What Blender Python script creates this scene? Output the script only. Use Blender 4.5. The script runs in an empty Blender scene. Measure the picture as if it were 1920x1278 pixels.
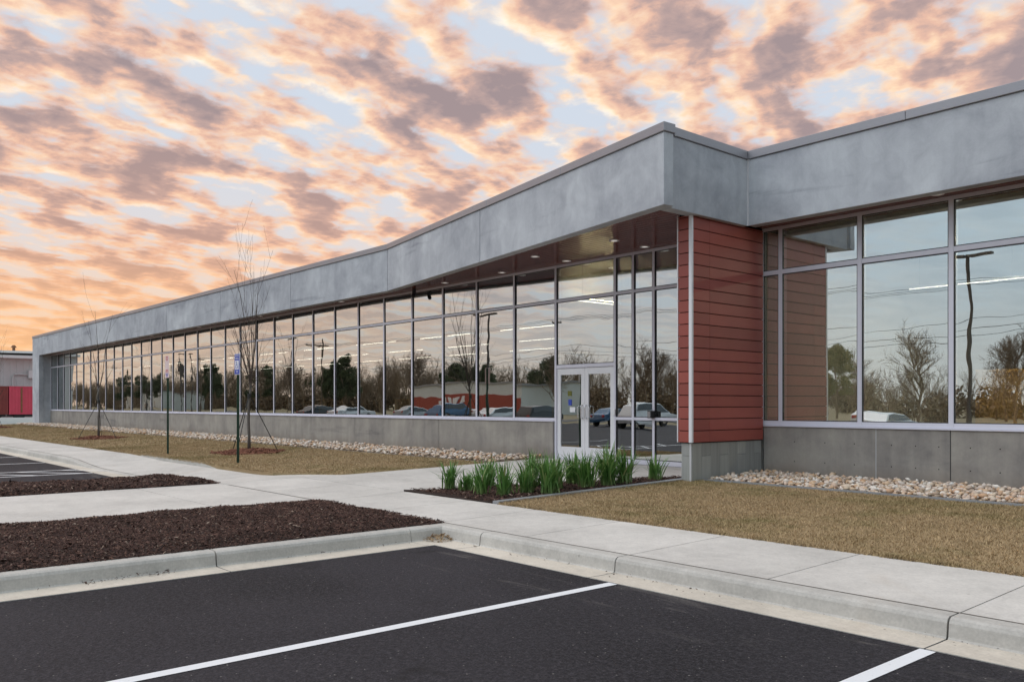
import bpy, bmesh, math, random
import numpy as np
from mathutils import Vector, Matrix

SC = bpy.context.scene
COL = SC.collection
rad = math.radians

# ------------------------------------------------------------------ camera
cam = bpy.data.cameras.new('camera')
cam.sensor_width = 36.0
cam.lens = 36.0 * 1612 / 1920
cam.shift_y = 119 / 1920
cam.clip_start = 0.05
cam.clip_end = 5000
cam_o = bpy.data.objects.new('camera', cam)
COL.objects.link(cam_o)
cam_o.location = (0, 0, 1.6)
cam_o.rotation_euler = (rad(90), 0, rad(49.24))
SC.camera = cam_o

# ------------------------------------------------------------------ view
SC.view_settings.view_transform = 'Standard'
SC.view_settings.look = 'None'
SC.view_settings.exposure = 0.12
SC.view_settings.gamma = 1.0
SC.render.engine = 'CYCLES'
SC.cycles.max_bounces = 8
SC.cycles.transparent_max_bounces = 16
SC.cycles.sample_clamp_indirect = 8
SC.cycles.caustics_reflective = False
SC.cycles.caustics_refractive = False

SUN_AZ = Vector((-0.975, 0.222, 0)).normalized()     # towards the sunset
LAMP_DIR = Vector((-0.25, -0.50, 0.90)).normalized()  # towards the added fill lamp, standing in for cloud-diffused sky light

# ------------------------------------------------------------------ node helper
class N:
    def __init__(s, tree): s.t = tree; s.n = tree.nodes; s.l = tree.links
    def new(s, typ, **kw):
        n = s.n.new(typ)
        for k, v in kw.items():
            if k == 'ins':
                for kk, vv in v.items():
                    if isinstance(vv, bpy.types.NodeSocket): s.l.new(vv, n.inputs[kk])
                    else: n.inputs[kk].default_value = vv
            else: setattr(n, k, v)
        return n
    def math(s, op, a, b=0.0, c=None, clamp=False):
        ins = {0: a, 1: b}
        if c is not None: ins[2] = c
        return s.new('ShaderNodeMath', operation=op, use_clamp=clamp, ins=ins).outputs[0]
    def vmath(s, op, a, b=(0, 0, 0)):
        n = s.new('ShaderNodeVectorMath', operation=op, ins={0: a, 1: b})
        return n.outputs['Value'] if op == 'DOT_PRODUCT' else n.outputs[0]
    def smooth(s, v, lo, hi):
        n = s.new('ShaderNodeMapRange', interpolation_type='SMOOTHSTEP',
                  ins={0: v, 1: lo, 2: hi, 3: 0.0, 4: 1.0})
        return n.outputs[0]
    def mix(s, f, a, b, mode='MIX'):
        n = s.new('ShaderNodeMix', data_type='RGBA', blend_type=mode)
        n.inputs[0].default_value = 0.5
        for i, v in ((0, f), (6, a), (7, b)):
            if isinstance(v, bpy.types.NodeSocket): s.l.new(v, n.inputs[i])
            elif i == 0: n.inputs[i].default_value = v
            else: n.inputs[i].default_value = (*v, 1) if len(v) == 3 else v
        return n.outputs[2]
    def noise(s, vec, scale, detail=4, rough=0.55, dist=0.0, dims='3D', w=None):
        n = s.new('ShaderNodeTexNoise', noise_dimensions=dims)
        if vec is not None: s.l.new(vec, n.inputs['Vector'])
        n.inputs['Scale'].default_value = scale
        n.inputs['Detail'].default_value = detail
        n.inputs['Roughness'].default_value = rough
        n.inputs['Distortion'].default_value = dist
        if w is not None: s.l.new(w, n.inputs['W'])
        return n.outputs[0]
    def ramp(s, f, stops):
        n = s.new('ShaderNodeValToRGB')
        e = n.color_ramp.elements
        while len(e) < len(stops): e.new(0.5)
        for el, (p, c) in zip(e, stops):
            el.position = p; el.color = (*c, 1) if len(c) == 3 else c
        s.l.new(f, n.inputs[0])
        return n.outputs[0]
    def mapping(s, vec, scale=(1, 1, 1), rot=(0, 0, 0), loc=(0, 0, 0)):
        n = s.new('ShaderNodeMapping')
        s.l.new(vec, n.inputs[0])
        n.inputs['Location'].default_value = loc
        n.inputs['Rotation'].default_value = rot
        n.inputs['Scale'].default_value = scale
        return n.outputs[0]

# ------------------------------------------------------------------ world: sunset sky with broken altocumulus
world = bpy.data.worlds.new('World'); SC.world = world; world.use_nodes = True
g = N(world.node_tree); g.n.clear()
tc = g.new('ShaderNodeTexCoord')
D = tc.outputs['Generated']
sep = g.new('ShaderNodeSeparateXYZ', ins={0: D})
dz = g.math('MAXIMUM', sep.outputs[2], 0.0)
den = g.math('ADD', dz, 0.10)
flat = g.new('ShaderNodeCombineXYZ', ins={0: sep.outputs[0], 1: sep.outputs[1], 2: 0.0}).outputs[0]
fn = g.vmath('NORMALIZE', flat)
sdot = g.vmath('DOT_PRODUCT', fn, tuple(SUN_AZ))
pc = g.new('ShaderNodeCombineXYZ', ins={0: g.math('DIVIDE', sep.outputs[0], den), 1: g.math('DIVIDE', sep.outputs[1], den), 2: 0.0}).outputs[0]
band = math.atan2(1575, -769)
# stretched along the drift direction
def cloud(vec):
    m = g.mapping(vec, rot=(0, 0, -band))
    m = g.mapping(m, scale=(0.70, 1.2, 1), loc=(3.1, 1.7, 0.4))
    big = g.noise(m, 1.6, 2, 0.5)
    fine = g.noise(vec, 11.0, 7, 0.60, 0.3)
    mid = g.noise(m, 4.8, 3, 0.5, 0.15)
    return g.math('ADD', g.math('MULTIPLY', big, 0.10), g.math('ADD', g.math('MULTIPLY', mid, 0.72), g.math('MULTIPLY', fine, 0.32)))
n1 = cloud(pc)
off = g.vmath('ADD', pc, tuple(SUN_AZ * 0.06))
n2 = cloud(off)
cov = g.smooth(n1, 0.452, 0.592)
thick = g.smooth(n1, 0.515, 0.69)
lit = g.math('ADD', g.math('MULTIPLY', g.math('SUBTRACT', n1, n2), 2.5), 0.62)
lit = g.math('SUBTRACT', lit, g.math('MULTIPLY', thick, 0.66), clamp=True)
warm = g.smooth(sdot, 0.08, 0.60)                   # 1 towards the sunset half of the sky
lowsun = g.math('MULTIPLY', g.math('SUBTRACT', 1.0, g.smooth(dz, 0.02, 0.34)), g.smooth(sdot, 0.45, 1.0))
c_warm = g.ramp(lit, [(0.0, (0.35, 0.275, 0.285)), (0.22, (0.50, 0.36, 0.335)), (0.40, (0.77, 0.485, 0.375)), (0.64, (0.96, 0.69, 0.48)), (0.92, (1.05, 0.92, 0.75))])
c_cool = g.ramp(lit, [(0.0, (0.33, 0.385, 0.45)), (0.35, (0.46, 0.51, 0.565)), (0.9, (0.76, 0.77, 0.76))])
c_cloud = g.mix(warm, c_cool, c_warm)
c_cloud = g.mix(g.math('MULTIPLY', lowsun, 0.60), c_cloud, (0.84, 0.42, 0.235))
sky = g.new('ShaderNodeTexSky', sky_type='NISHITA', sun_disc=False, sun_elevation=math.asin(LAMP_DIR.z),
            sun_rotation=math.atan2(LAMP_DIR.x, LAMP_DIR.y), air_density=1.0, dust_density=1.5, ozone_density=1.0)  # sky texture turned to the added fill lamp, not to the sunset
nish = g.vmath('MULTIPLY', sky.outputs[0], (0.10, 0.10, 0.10))
clear_tint = g.mix(warm, (0.56, 0.69, 0.79), (0.62, 0.68, 0.77))
clear_tint = g.mix(g.math('MULTIPLY', lowsun, 0.85), clear_tint, (0.86, 0.67, 0.54))
clear = g.mix(0.95, nish, clear_tint)
# the deck thins out away from the sunset, towards the far side of the road
thin = g.smooth(g.vmath('DOT_PRODUCT', fn, (-0.32, 0.947, 0.0)), -0.75, 0.15)
cov = g.math('MULTIPLY', cov, g.math('ADD', 0.26, g.math('MULTIPLY', thin, 0.74)))
col = g.mix(cov, clear, c_cloud)
# glow band hugging the horizon
hz = g.math('SUBTRACT', 1.0, g.smooth(dz, 0.0, 0.20))
hzc = g.mix(g.smooth(sdot, 0.40, 0.85), (0.64, 0.62, 0.58), (0.86, 0.69, 0.56))
hzc = g.mix(g.smooth(sdot, 0.86, 1.0), hzc, (1.02, 0.56, 0.22))
col = g.mix(g.math('MULTIPLY', hz, 0.70), col, hzc)
bg = g.new('ShaderNodeBackground', ins={0: col, 1: 1.0})
out = g.new('ShaderNodeOutputWorld', ins={0: bg.outputs[0]})

# ------------------------------------------------------------------ sun: added high fill lamp, weak and wide, in place of cloud-diffused sky light
sl = bpy.data.lights.new('sky_fill', 'SUN')
sl.energy = 1.5; sl.angle = rad(60); sl.color = (0.95, 0.97, 1.0)
so = bpy.data.objects.new('sky_fill', sl); COL.objects.link(so)
sd = LAMP_DIR
so.rotation_euler = (-sd).to_track_quat('-Z', 'Y').to_euler()

# ================================================================== materials
MATS = {}
def mat(name, build):
    m = bpy.data.materials.new(name); m.use_nodes = True
    n = N(m.node_tree); n.n.clear()
    o = n.new('ShaderNodeOutputMaterial')
    sh = build(n, o)
    if sh is not None: n.l.new(sh, o.inputs[0])
    MATS[name] = m
    return m
def pbr(n, col, rough=0.6, metal=0.0, normal=None, spec=0.5, **kw):
    ins = {'Base Color': (*col, 1) if isinstance(col, tuple) else col, 'Roughness': rough, 'Metallic': metal, 'Specular IOR Level': spec}
    if normal is not None: ins['Normal'] = normal
    ins.update(kw)
    return n.new('ShaderNodeBsdfPrincipled', ins=ins).outputs[0]
def bump(n, h, dist, strength=1.0):
    return n.new('ShaderNodeBump', ins={'Height': h, 'Distance': dist, 'Strength': strength}).outputs[0]
def geo(n): return n.new('ShaderNodeNewGeometry')
def pos(n): return geo(n).outputs['Position']
def orand(n): return n.new('ShaderNodeObjectInfo').outputs['Random']

def plain(name, col, rough=0.5, metal=0.0, spec=0.5, var=0.12, scale=6.0):
    def b(n, o):
        f = n.noise(pos(n), scale, 5, 0.6)
        lo = tuple(c * (1 - var) for c in col); hi = tuple(min(1, c * (1 + var)) for c in col)
        return pbr(n, n.mix(f, lo, hi), rough, metal, None, spec)
    return mat(name, b)

def concrete_b(base, mott, streak, warmlow=None):
    def b(n, o):
        P = pos(n)
        r = n.math('MULTIPLY', orand(n), 37.0)
        Pw = n.vmath('ADD', P, n.new('ShaderNodeCombineXYZ', ins={0: r, 1: 0.0, 2: r}).outputs[0])
        a = n.noise(Pw, 0.55, 6, 0.6, 0.6)
        st = n.noise(n.mapping(Pw, scale=(2.6, 2.6, 0.32)), 1.0, 5, 0.62, 0.4)
        fine = n.noise(P, 34.0, 4, 0.6)
        v = n.math('ADD', n.math('MULTIPLY', n.math('SUBTRACT', a, 0.5), mott), n.math('MULTIPLY', n.math('SUBTRACT', st, 0.5), streak))
        v = n.math('ADD', v, n.math('MULTIPLY', n.math('SUBTRACT', fine, 0.5), 0.18))
        v = n.math('ADD', v, n.math('MULTIPLY', n.math('SUBTRACT', orand(n), 0.5), 0.10))
        md = n.noise(Pw, 2.6, 6, 0.65, 0.8)
        v = n.math('ADD', v, n.math('MULTIPLY', n.math('SUBTRACT', md, 0.5), 0.55))
        # horizontal pour smears
        sm = n.noise(n.mapping(Pw, scale=(0.22, 0.22, 3.0)), 1.0, 5, 0.6, 0.7)
        dk = n.smooth(sm, 0.60, 0.70)
        v = n.math('SUBTRACT', v, n.math('MULTIPLY', dk, 0.22))
        c = n.mix(1.0, n.new('ShaderNodeCombineColor', ins={0: n.math('ADD', 1.0, v), 1: n.math('ADD', 1.0, v), 2: n.math('ADD', 1.0, n.math('MULTIPLY', v, 0.9))}).outputs[0], base, 'MULTIPLY')
        if warmlow:
            z = n.new('ShaderNodeSeparateXYZ', ins={0: P}).outputs[2]
            zz = n.math('ADD', z, n.math('MULTIPLY', n.noise(Pw, 2.0, 3), 0.5))
            c = n.mix(n.math('MULTIPLY', n.math('SUBTRACT', 1.0, n.smooth(zz, 0.45, 0.95)), 0.55), c, warmlow)   # soil splash stains
        return pbr(n, c, 0.72, 0, bump(n, n.noise(P, 60, 4, 0.6), 0.002, 0.5), 0.35)
    return b
mat('concrete_fascia', concrete_b((0.455, 0.475, 0.51), 1.3, 0.40))
mat('concrete_base', concrete_b((0.32, 0.295, 0.265), 1.3, 0.8, (0.21, 0.165, 0.13)))

def b_walk(tint):
    def b(n, o):
        P = pos(n)
        a = n.noise(P, 0.9, 6, 0.6, 0.5)
        f = n.noise(P, 45, 3, 0.6)
        br = n.noise(n.mapping(P, scale=(3, 90, 3)), 1.0, 2, 0.5)
        st = n.smooth(n.noise(P, 0.55, 4, 0.65, 0.8), 0.60, 0.76)
        v = n.math('ADD', 0.66, n.math('MULTIPLY', a, 0.62))
        v = n.math('ADD', v, n.math('MULTIPLY', n.math('SUBTRACT', n.noise(P, 9, 4, 0.6), 0.5), 0.34))
        v = n.math('ADD', v, n.math('MULTIPLY', n.math('SUBTRACT', f, 0.5), 0.40))
        v = n.math('ADD', v, n.math('MULTIPLY', n.math('SUBTRACT', br, 0.5), 0.12))
        v = n.math('ADD', v, n.math('MULTIPLY', n.math('SUBTRACT', orand(n), 0.5), 0.10))
        c = n.mix(1.0, n.new('ShaderNodeCombineColor', ins={0: v, 1: v, 2: v}).outputs[0], tint, 'MULTIPLY')
        c = n.mix(n.math('MULTIPLY', st, 0.35), c, (0.42, 0.34, 0.26))
        sp = n.smooth(n.noise(P, 14, 2, 0.5), 0.74, 0.78)
        c = n.mix(n.math('MULTIPLY', sp, 0.5), c, (0.12, 0.10, 0.08))
        return pbr(n, c, 0.8, 0, bump(n, n.math('ADD', f, br), 0.002, 0.5), 0.3)
    return b
mat('sidewalk_concrete', b_walk((0.575, 0.545, 0.505)))
mat('kerb_concrete', b_walk((0.52, 0.495, 0.455)))
mat('pan_concrete', b_walk((0.62, 0.56, 0.475)))

def b_asphalt(n, o):
    P = pos(n)
    big = n.noise(P, 0.35, 5, 0.6, 0.4)
    fine = n.math('ADD', n.math('MULTIPLY', n.noise(P, 70, 4, 0.75), 0.6), n.math('MULTIPLY', n.noise(P, 24, 4, 0.7), 0.4))
    vor = n.new('ShaderNodeTexVoronoi', feature='F1', ins={'Vector': P, 'Scale': 42.0})
    sp = n.math('MULTIPLY', n.math('LESS_THAN', vor.outputs['Distance'], 0.24), n.math('GREATER_THAN', n.new('ShaderNodeSeparateColor', ins={0: vor.outputs['Color']}).outputs[0], 0.975))
    c = n.mix(n.smooth(big, 0.3, 0.7), (0.008, 0.0075, 0.0095), (0.024, 0.022, 0.0265))
    c = n.mix(n.math('MULTIPLY', n.smooth(fine, 0.44, 0.64), 0.75), c, (0.072, 0.066, 0.075))
    c = n.mix(n.math('MULTIPLY', sp, 0.55), c, (0.38, 0.36, 0.33))
    scf = n.smooth(n.noise(n.mapping(P, scale=(1.2, 3.2, 1), rot=(0, 0, 0.5)), 1.3, 7, 0.7, 1.5), 0.66, 0.80)
    c = n.mix(n.math('MULTIPLY', scf, 0.34), c, (0.17, 0.155, 0.145))
    h = n.math('ADD', fine, n.math('MULTIPLY', vor.outputs['Distance'], 0.7))
    oil = n.smooth(n.noise(P, 1.1, 3, 0.5, 0.6), 0.66, 0.74)
    c = n.mix(n.math('MULTIPLY', oil, 0.55), c, (0.010, 0.009, 0.010))
    dust = n.smooth(n.noise(n.mapping(P, scale=(0.5, 2.2, 1)), 1.6, 6, 0.65, 0.6), 0.56, 0.72)
    yy = n.new('ShaderNodeSeparateXYZ', ins={0: P}).outputs[1]
    near = n.math('MULTIPLY', n.smooth(yy, 4.3, 5.7), dust)
    c = n.mix(n.math('MULTIPLY', near, 0.40), c, (0.24, 0.22, 0.20))
    return pbr(n, c, 0.82, 0, bump(n, h, 0.008, 1.0), 0.25)
mat('asphalt', b_asphalt)
def b_paint(n, o):
    P = pos(n)
    w = n.noise(P, 22, 6, 0.72)
    edge = n.smooth(w, 0.60, 0.70)
    c = n.mix(n.math('MULTIPLY', edge, 0.42), (0.80, 0.81, 0.83), (0.26, 0.26, 0.27))
    return pbr(n, c, 0.55, 0, bump(n, n.noise(P, 130, 3, 0.7), 0.004, 0.8))
mat('road_paint', b_paint)

def b_rand(stops, rough=0.8, scale=30.0, var=0.25, perobj=False, spec=0.3, bmp=0.0):
    def b(n, o):
        r = orand(n) if perobj else geo(n).outputs['Random Per Island']
        c = n.ramp(r, stops)
        f = n.noise(pos(n), scale, 4, 0.6)
        k = n.math('ADD', 1 - var, n.math('MULTIPLY', f, 2 * var))
        c = n.mix(1.0, c, n.new('ShaderNodeCombineColor', ins={0: k, 1: k, 2: k}).outputs[0], 'MULTIPLY')
        return pbr(n, c, rough, 0, bump(n, f, bmp) if bmp else None, spec)
    return b
mulch_stops = [(0, (0.020, 0.011, 0.009)), (0.35, (0.052, 0.025, 0.019)), (0.75, (0.090, 0.044, 0.033)), (0.95, (0.16, 0.085, 0.06)), (1.0, (0.34, 0.26, 0.20))]
mat('mulch', b_rand(mulch_stops))
mat('dry_leaf', b_rand([(0, (0.16, 0.10, 0.055)), (1, (0.36, 0.25, 0.14))]))
mat('mulch_soil', b_rand([(0, (0.03, 0.017, 0.013)), (1, (0.03, 0.017, 0.013))], var=0.6, scale=40))
mat('pine_straw', b_rand([(0, (0.10, 0.035, 0.022)), (0.6, (0.20, 0.075, 0.045)), (1, (0.32, 0.15, 0.09))]))
def b_grass(blade):
    def b(n, o):
        P = pos(n)
        patch = n.noise(P, 0.55, 5, 0.62, 0.5)
        patch2 = n.noise(P, 3.2, 4, 0.6)
        f = n.math('ADD', n.math('MULTIPLY', patch, 0.7), n.math('MULTIPLY', patch2, 0.3))
        straw = n.mix(patch2, (0.46, 0.335, 0.19), (0.34, 0.24, 0.135))
        olive = n.mix(patch2, (0.27, 0.225, 0.095), (0.20, 0.175, 0.07))
        c = n.mix(n.math('MULTIPLY', n.smooth(f, 0.46, 0.68), 0.8), straw, olive)
        c = n.mix(n.math('MULTIPLY', n.smooth(patch, 0.60, 0.72), 0.5), c, (0.28, 0.17, 0.10))
        r = geo(n).outputs['Random Per Island'] if blade else n.noise(P, 60, 3, 0.7)
        k = n.math('ADD', 0.55, n.math('MULTIPLY', r, 0.9))
        if not blade: k = n.math('MULTIPLY', k, 0.85)
        c = n.mix(1.0, c, n.new('ShaderNodeCombineColor', ins={0: k, 1: k, 2: k}).outputs[0], 'MULTIPLY')
        return pbr(n, c, 0.85, 0, None, 0.2)
    return b
mat('grass_blades', b_grass(True)); mat('grass_soil', b_grass(False))
stone_stops = [(0, (0.34, 0.25, 0.17)), (0.15, (0.58, 0.45, 0.36)), (0.40, (0.70, 0.60, 0.52)), (0.55, (0.56, 0.33, 0.19)), (0.68, (0.62, 0.45, 0.30)), (0.85, (0.72, 0.60, 0.48)), (1, (0.78, 0.74, 0.69))]
mat('river_stone', b_rand(stone_stops, 0.75, 18, 0.22, True, bmp=0.004))
mat('river_stone_mass', b_rand(stone_stops, 0.75, 18, 0.22, False))
plain('bed_soil', (0.22, 0.17, 0.12), 0.9, var=0.5, scale=25)

def b_red(n, o):
    P = pos(n)
    f = n.noise(n.mapping(P, scale=(3, 3, 60)), 1.0, 4, 0.6)
    a = n.noise(P, 1.2, 4, 0.6)
    r = orand(n)
    c = n.mix(a, (0.25, 0.056, 0.044), (0.36, 0.088, 0.068))
    k = n.math('ADD', 0.78, n.math('ADD', n.math('MULTIPLY', r, 0.26), n.math('MULTIPLY', f, 0.22)))
    c = n.mix(1.0, c, n.new('ShaderNodeCombineColor', ins={0: k, 1: k, 2: k}).outputs[0], 'MULTIPLY')
    return pbr(n, c, 0.42, 0, bump(n, f, 0.0012, 0.6), 0.5)
mat('red_board', b_red)
plain('dark_cavity', (0.010, 0.006, 0.006), 0.9, spec=0.1)
plain('white_trim', (0.78, 0.77, 0.79), 0.35, 0.0, var=0.03)
plain('aluminium', (0.70, 0.685, 0.76), 0.38, 0.0, var=0.04)
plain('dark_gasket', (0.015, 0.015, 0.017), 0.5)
plain('coping_metal', (0.33, 0.325, 0.35), 0.40, 0.35, var=0.06, scale=2)
plain('joint_fibre', (0.10, 0.085, 0.07), 0.9, var=0.4)
plain('sealant', (0.62, 0.62, 0.64), 0.6, var=0.05)
plain('steel_edging', (0.36, 0.37, 0.39), 0.45, 0.4, var=0.15)
def b_soffit(n, o):
    P = pos(n)
    f = n.noise(n.mapping(P, scale=(1.0, 26, 1)), 1.0, 4, 0.6)
    k = n.math('ADD', 0.7, n.math('MULTIPLY', n.math('ADD', f, orand(n)), 0.35))
    c = n.mix(1.0, (0.14, 0.034, 0.024), n.new('ShaderNodeCombineColor', ins={0: k, 1: k, 2: k}).outputs[0], 'MULTIPLY')
    return pbr(n, c, 0.20, 0, bump(n, f, 0.003, 0.6), 0.25)
mat('soffit_wood', b_soffit)
def b_tile(n, o):
    P = pos(n)
    f = n.noise(n.mapping(P, scale=(26, 26, 0.9)), 1.0, 4, 0.65)
    r = orand(n)
    c = n.mix(f, (0.25, 0.25, 0.235), (0.42, 0.42, 0.40))
    k = n.math('ADD', 0.84, n.math('MULTIPLY', r, 0.30))
    c = n.mix(1.0, c, n.new('ShaderNodeCombineColor', ins={0: k, 1: k, 2: k}).outputs[0], 'MULTIPLY')
    return pbr(n, c, 0.5, 0, bump(n, f, 0.001, 0.5), 0.4)
mat('grey_tile', b_tile)

# coated glazing: mirror-like first face with the slow ripple of real panes
def b_glass(n, o):
    oi = n.new('ShaderNodeObjectInfo')
    P = pos(n)
    w = n.math('MULTIPLY', oi.outputs['Random'], 60.0)
    h = n.noise(P, 0.75, 1.5, 0.4, 0.0, '4D', w)
    hm = n.noise(n.mapping(P, scale=(1, 1, 1.6)), 1.9, 1.0, 0.4, 0.0, '4D', w)
    hh = n.math('ADD', h, n.math('MULTIPLY', hm, 0.09))
    nb = bump(n, hh, 0.0052, 1.0)
    lw = n.new('ShaderNodeFresnel', ins={'IOR': 1.5, 'Normal': nb}).outputs[0]
    fac = n.math('ADD', 0.64, n.math('MULTIPLY', lw, 0.36), clamp=True)
    tr = n.new('ShaderNodeBsdfTransparent', ins={0: (0.78, 0.82, 0.80, 1)}).outputs[0]
    gl = n.new('ShaderNodeBsdfGlossy', ins={'Color': (0.93, 0.97, 0.955, 1), 'Roughness': 0.0, 'Normal': nb}).outputs[0]
    return n.new('ShaderNodeMixShader', ins={0: fac, 1: tr, 2: gl}).outputs[0]
mat('glass_coated', b_glass)
def b_glass2(n, o):
    tr = n.new('ShaderNodeBsdfTransparent', ins={0: (0.93, 0.96, 0.95, 1)}).outputs[0]
    return tr
mat('glass_inner', b_glass2)

def b_leaf(n, o):
    r = geo(n).outputs['Random Per Island']
    P = pos(n)
    z = n.new('ShaderNodeSeparateXYZ', ins={0: n.new('ShaderNodeTexCoord').outputs['Object']}).outputs[2]
    c = n.ramp(r, [(0, (0.06, 0.15, 0.03)), (0.5, (0.12, 0.26, 0.06)), (0.85, (0.20, 0.36, 0.10)), (1.0, (0.38, 0.37, 0.17))])
    c = n.mix(n.math('MULTIPLY', n.math('SUBTRACT', 1.0, n.smooth(z, 0.02, 0.16)), 0.6), c, (0.26, 0.33, 0.13))   # pale leaf bases
    d = pbr(n, c, 0.38, 0, None, 0.5)
    t = n.new('ShaderNodeBsdfTranslucent', ins={0: c}).outputs[0]
    return n.new('ShaderNodeMixShader', ins={0: 0.25, 1: d, 2: t}).outputs[0]
mat('lily_leaf', b_leaf)
plain('young_bark', (0.13, 0.115, 0.10), 0.85, var=0.4, scale=25)
plain('twig_bark', (0.085, 0.062, 0.050), 0.85, var=0.3, scale=20)
plain('old_bark', (0.20, 0.145, 0.10), 0.9, var=0.35, scale=4)
plain('black_strap', (0.018, 0.018, 0.018), 0.6)
plain('green_post', (0.012, 0.055, 0.033), 0.42, 0.2, var=0.2)
plain('sign_blue', (0.035, 0.075, 0.42), 0.4)
plain('sign_white', (0.80, 0.80, 0.82), 0.4, var=0.03)
plain('sign_red', (0.50, 0.06, 0.08), 0.4)
plain('sign_pink', (0.78, 0.62, 0.62), 0.45, var=0.05)
plain('black_plastic', (0.02, 0.02, 0.022), 0.4)
plain('chrome', (0.75, 0.75, 0.77), 0.18, 1.0, var=0.03)
plain('interior_wall', (0.42, 0.42, 0.40), 0.8)
plain('interior_floor', (0.16, 0.155, 0.15), 0.5)
plain('interior_ceiling', (0.45, 0.45, 0.44), 0.8)
plain('interior_dark', (0.07, 0.07, 0.075), 0.6)
plain('maple_panel', (0.55, 0.33, 0.12), 0.45, var=0.12, scale=3)
def b_lamp(strength, colr=(1.0, 0.90, 0.74)):
    def b(n, o): return n.new('ShaderNodeEmission', ins={0: (*colr, 1), 1: strength}).outputs[0]
    return b
mat('strip_light', b_lamp(5.0)); mat('partition_fill', b_lamp(170.0, (1.0, 0.86, 0.60))); mat('uplight', b_lamp(60.0, (1.0, 0.78, 0.42))); mat('downlight_lens', b_lamp(0.55, (1, .95, .88)))
plain('metal_siding', (0.60, 0.58, 0.57), 0.5, 0.1, var=0.08)
plain('eave_metal', (0.72, 0.71, 0.70), 0.5, var=0.06)
plain('container_pink', (0.56, 0.055, 0.095), 0.5, 0.0, var=0.22, scale=1.5)
plain('container_maroon', (0.20, 0.030, 0.025), 0.55, 0.0, var=0.3, scale=1.5)
plain('rust', (0.20, 0.09, 0.04), 0.8, var=0.4)
plain('tyre', (0.02, 0.02, 0.02), 0.75)
plain('amber_lens', (0.8, 0.32, 0.02), 0.3)
plain('pole_wood', (0.12, 0.085, 0.06), 0.85, var=0.3, scale=5)
plain('pole_steel', (0.085, 0.07, 0.06), 0.5, 0.3)
plain('wire', (0.03, 0.03, 0.03), 0.6)
plain('white_wall_paint', (0.66, 0.68, 0.66), 0.7, var=0.06, scale=1)
plain('red_wall_paint', (0.34, 0.055, 0.035), 0.6, var=0.1, scale=1)
plain('roof_grey', (0.30, 0.30, 0.31), 0.6)
plain('field_grass', (0.20, 0.16, 0.085), 0.9, var=0.35, scale=0.6)
plain('road_asphalt', (0.06, 0.058, 0.06), 0.8, var=0.2)
mat('pine_needles', b_rand([(0, (0.035, 0.055, 0.025)), (0.6, (0.075, 0.095, 0.040)), (1, (0.13, 0.14, 0.06))], 0.8))
mat('spring_leaves', b_rand([(0, (0.09, 0.10, 0.025)), (0.6, (0.16, 0.16, 0.04)), (1, (0.24, 0.21, 0.06))], 0.8))
mat('wood_mass', b_rand([(0, (0.14, 0.10, 0.068)), (0.6, (0.24, 0.17, 0.11)), (1, (0.30, 0.23, 0.14))], 0.9))
for nm, c in dict(car_blue=(0.05, 0.13, 0.24), car_white=(0.72, 0.73, 0.74), car_silver=(0.40, 0.42, 0.44), car_red=(0.38, 0.03, 0.03), car_dark=(0.03, 0.035, 0.04)).items():
    plain(nm, c, 0.22, 0.1, 0.6, 0.03)
plain('car_glass', (0.02, 0.025, 0.03), 0.06, 0, 0.8)
plain('head_lens', (0.75, 0.76, 0.78), 0.15)
plain('tail_lens', (0.45, 0.02, 0.02), 0.2)

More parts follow.
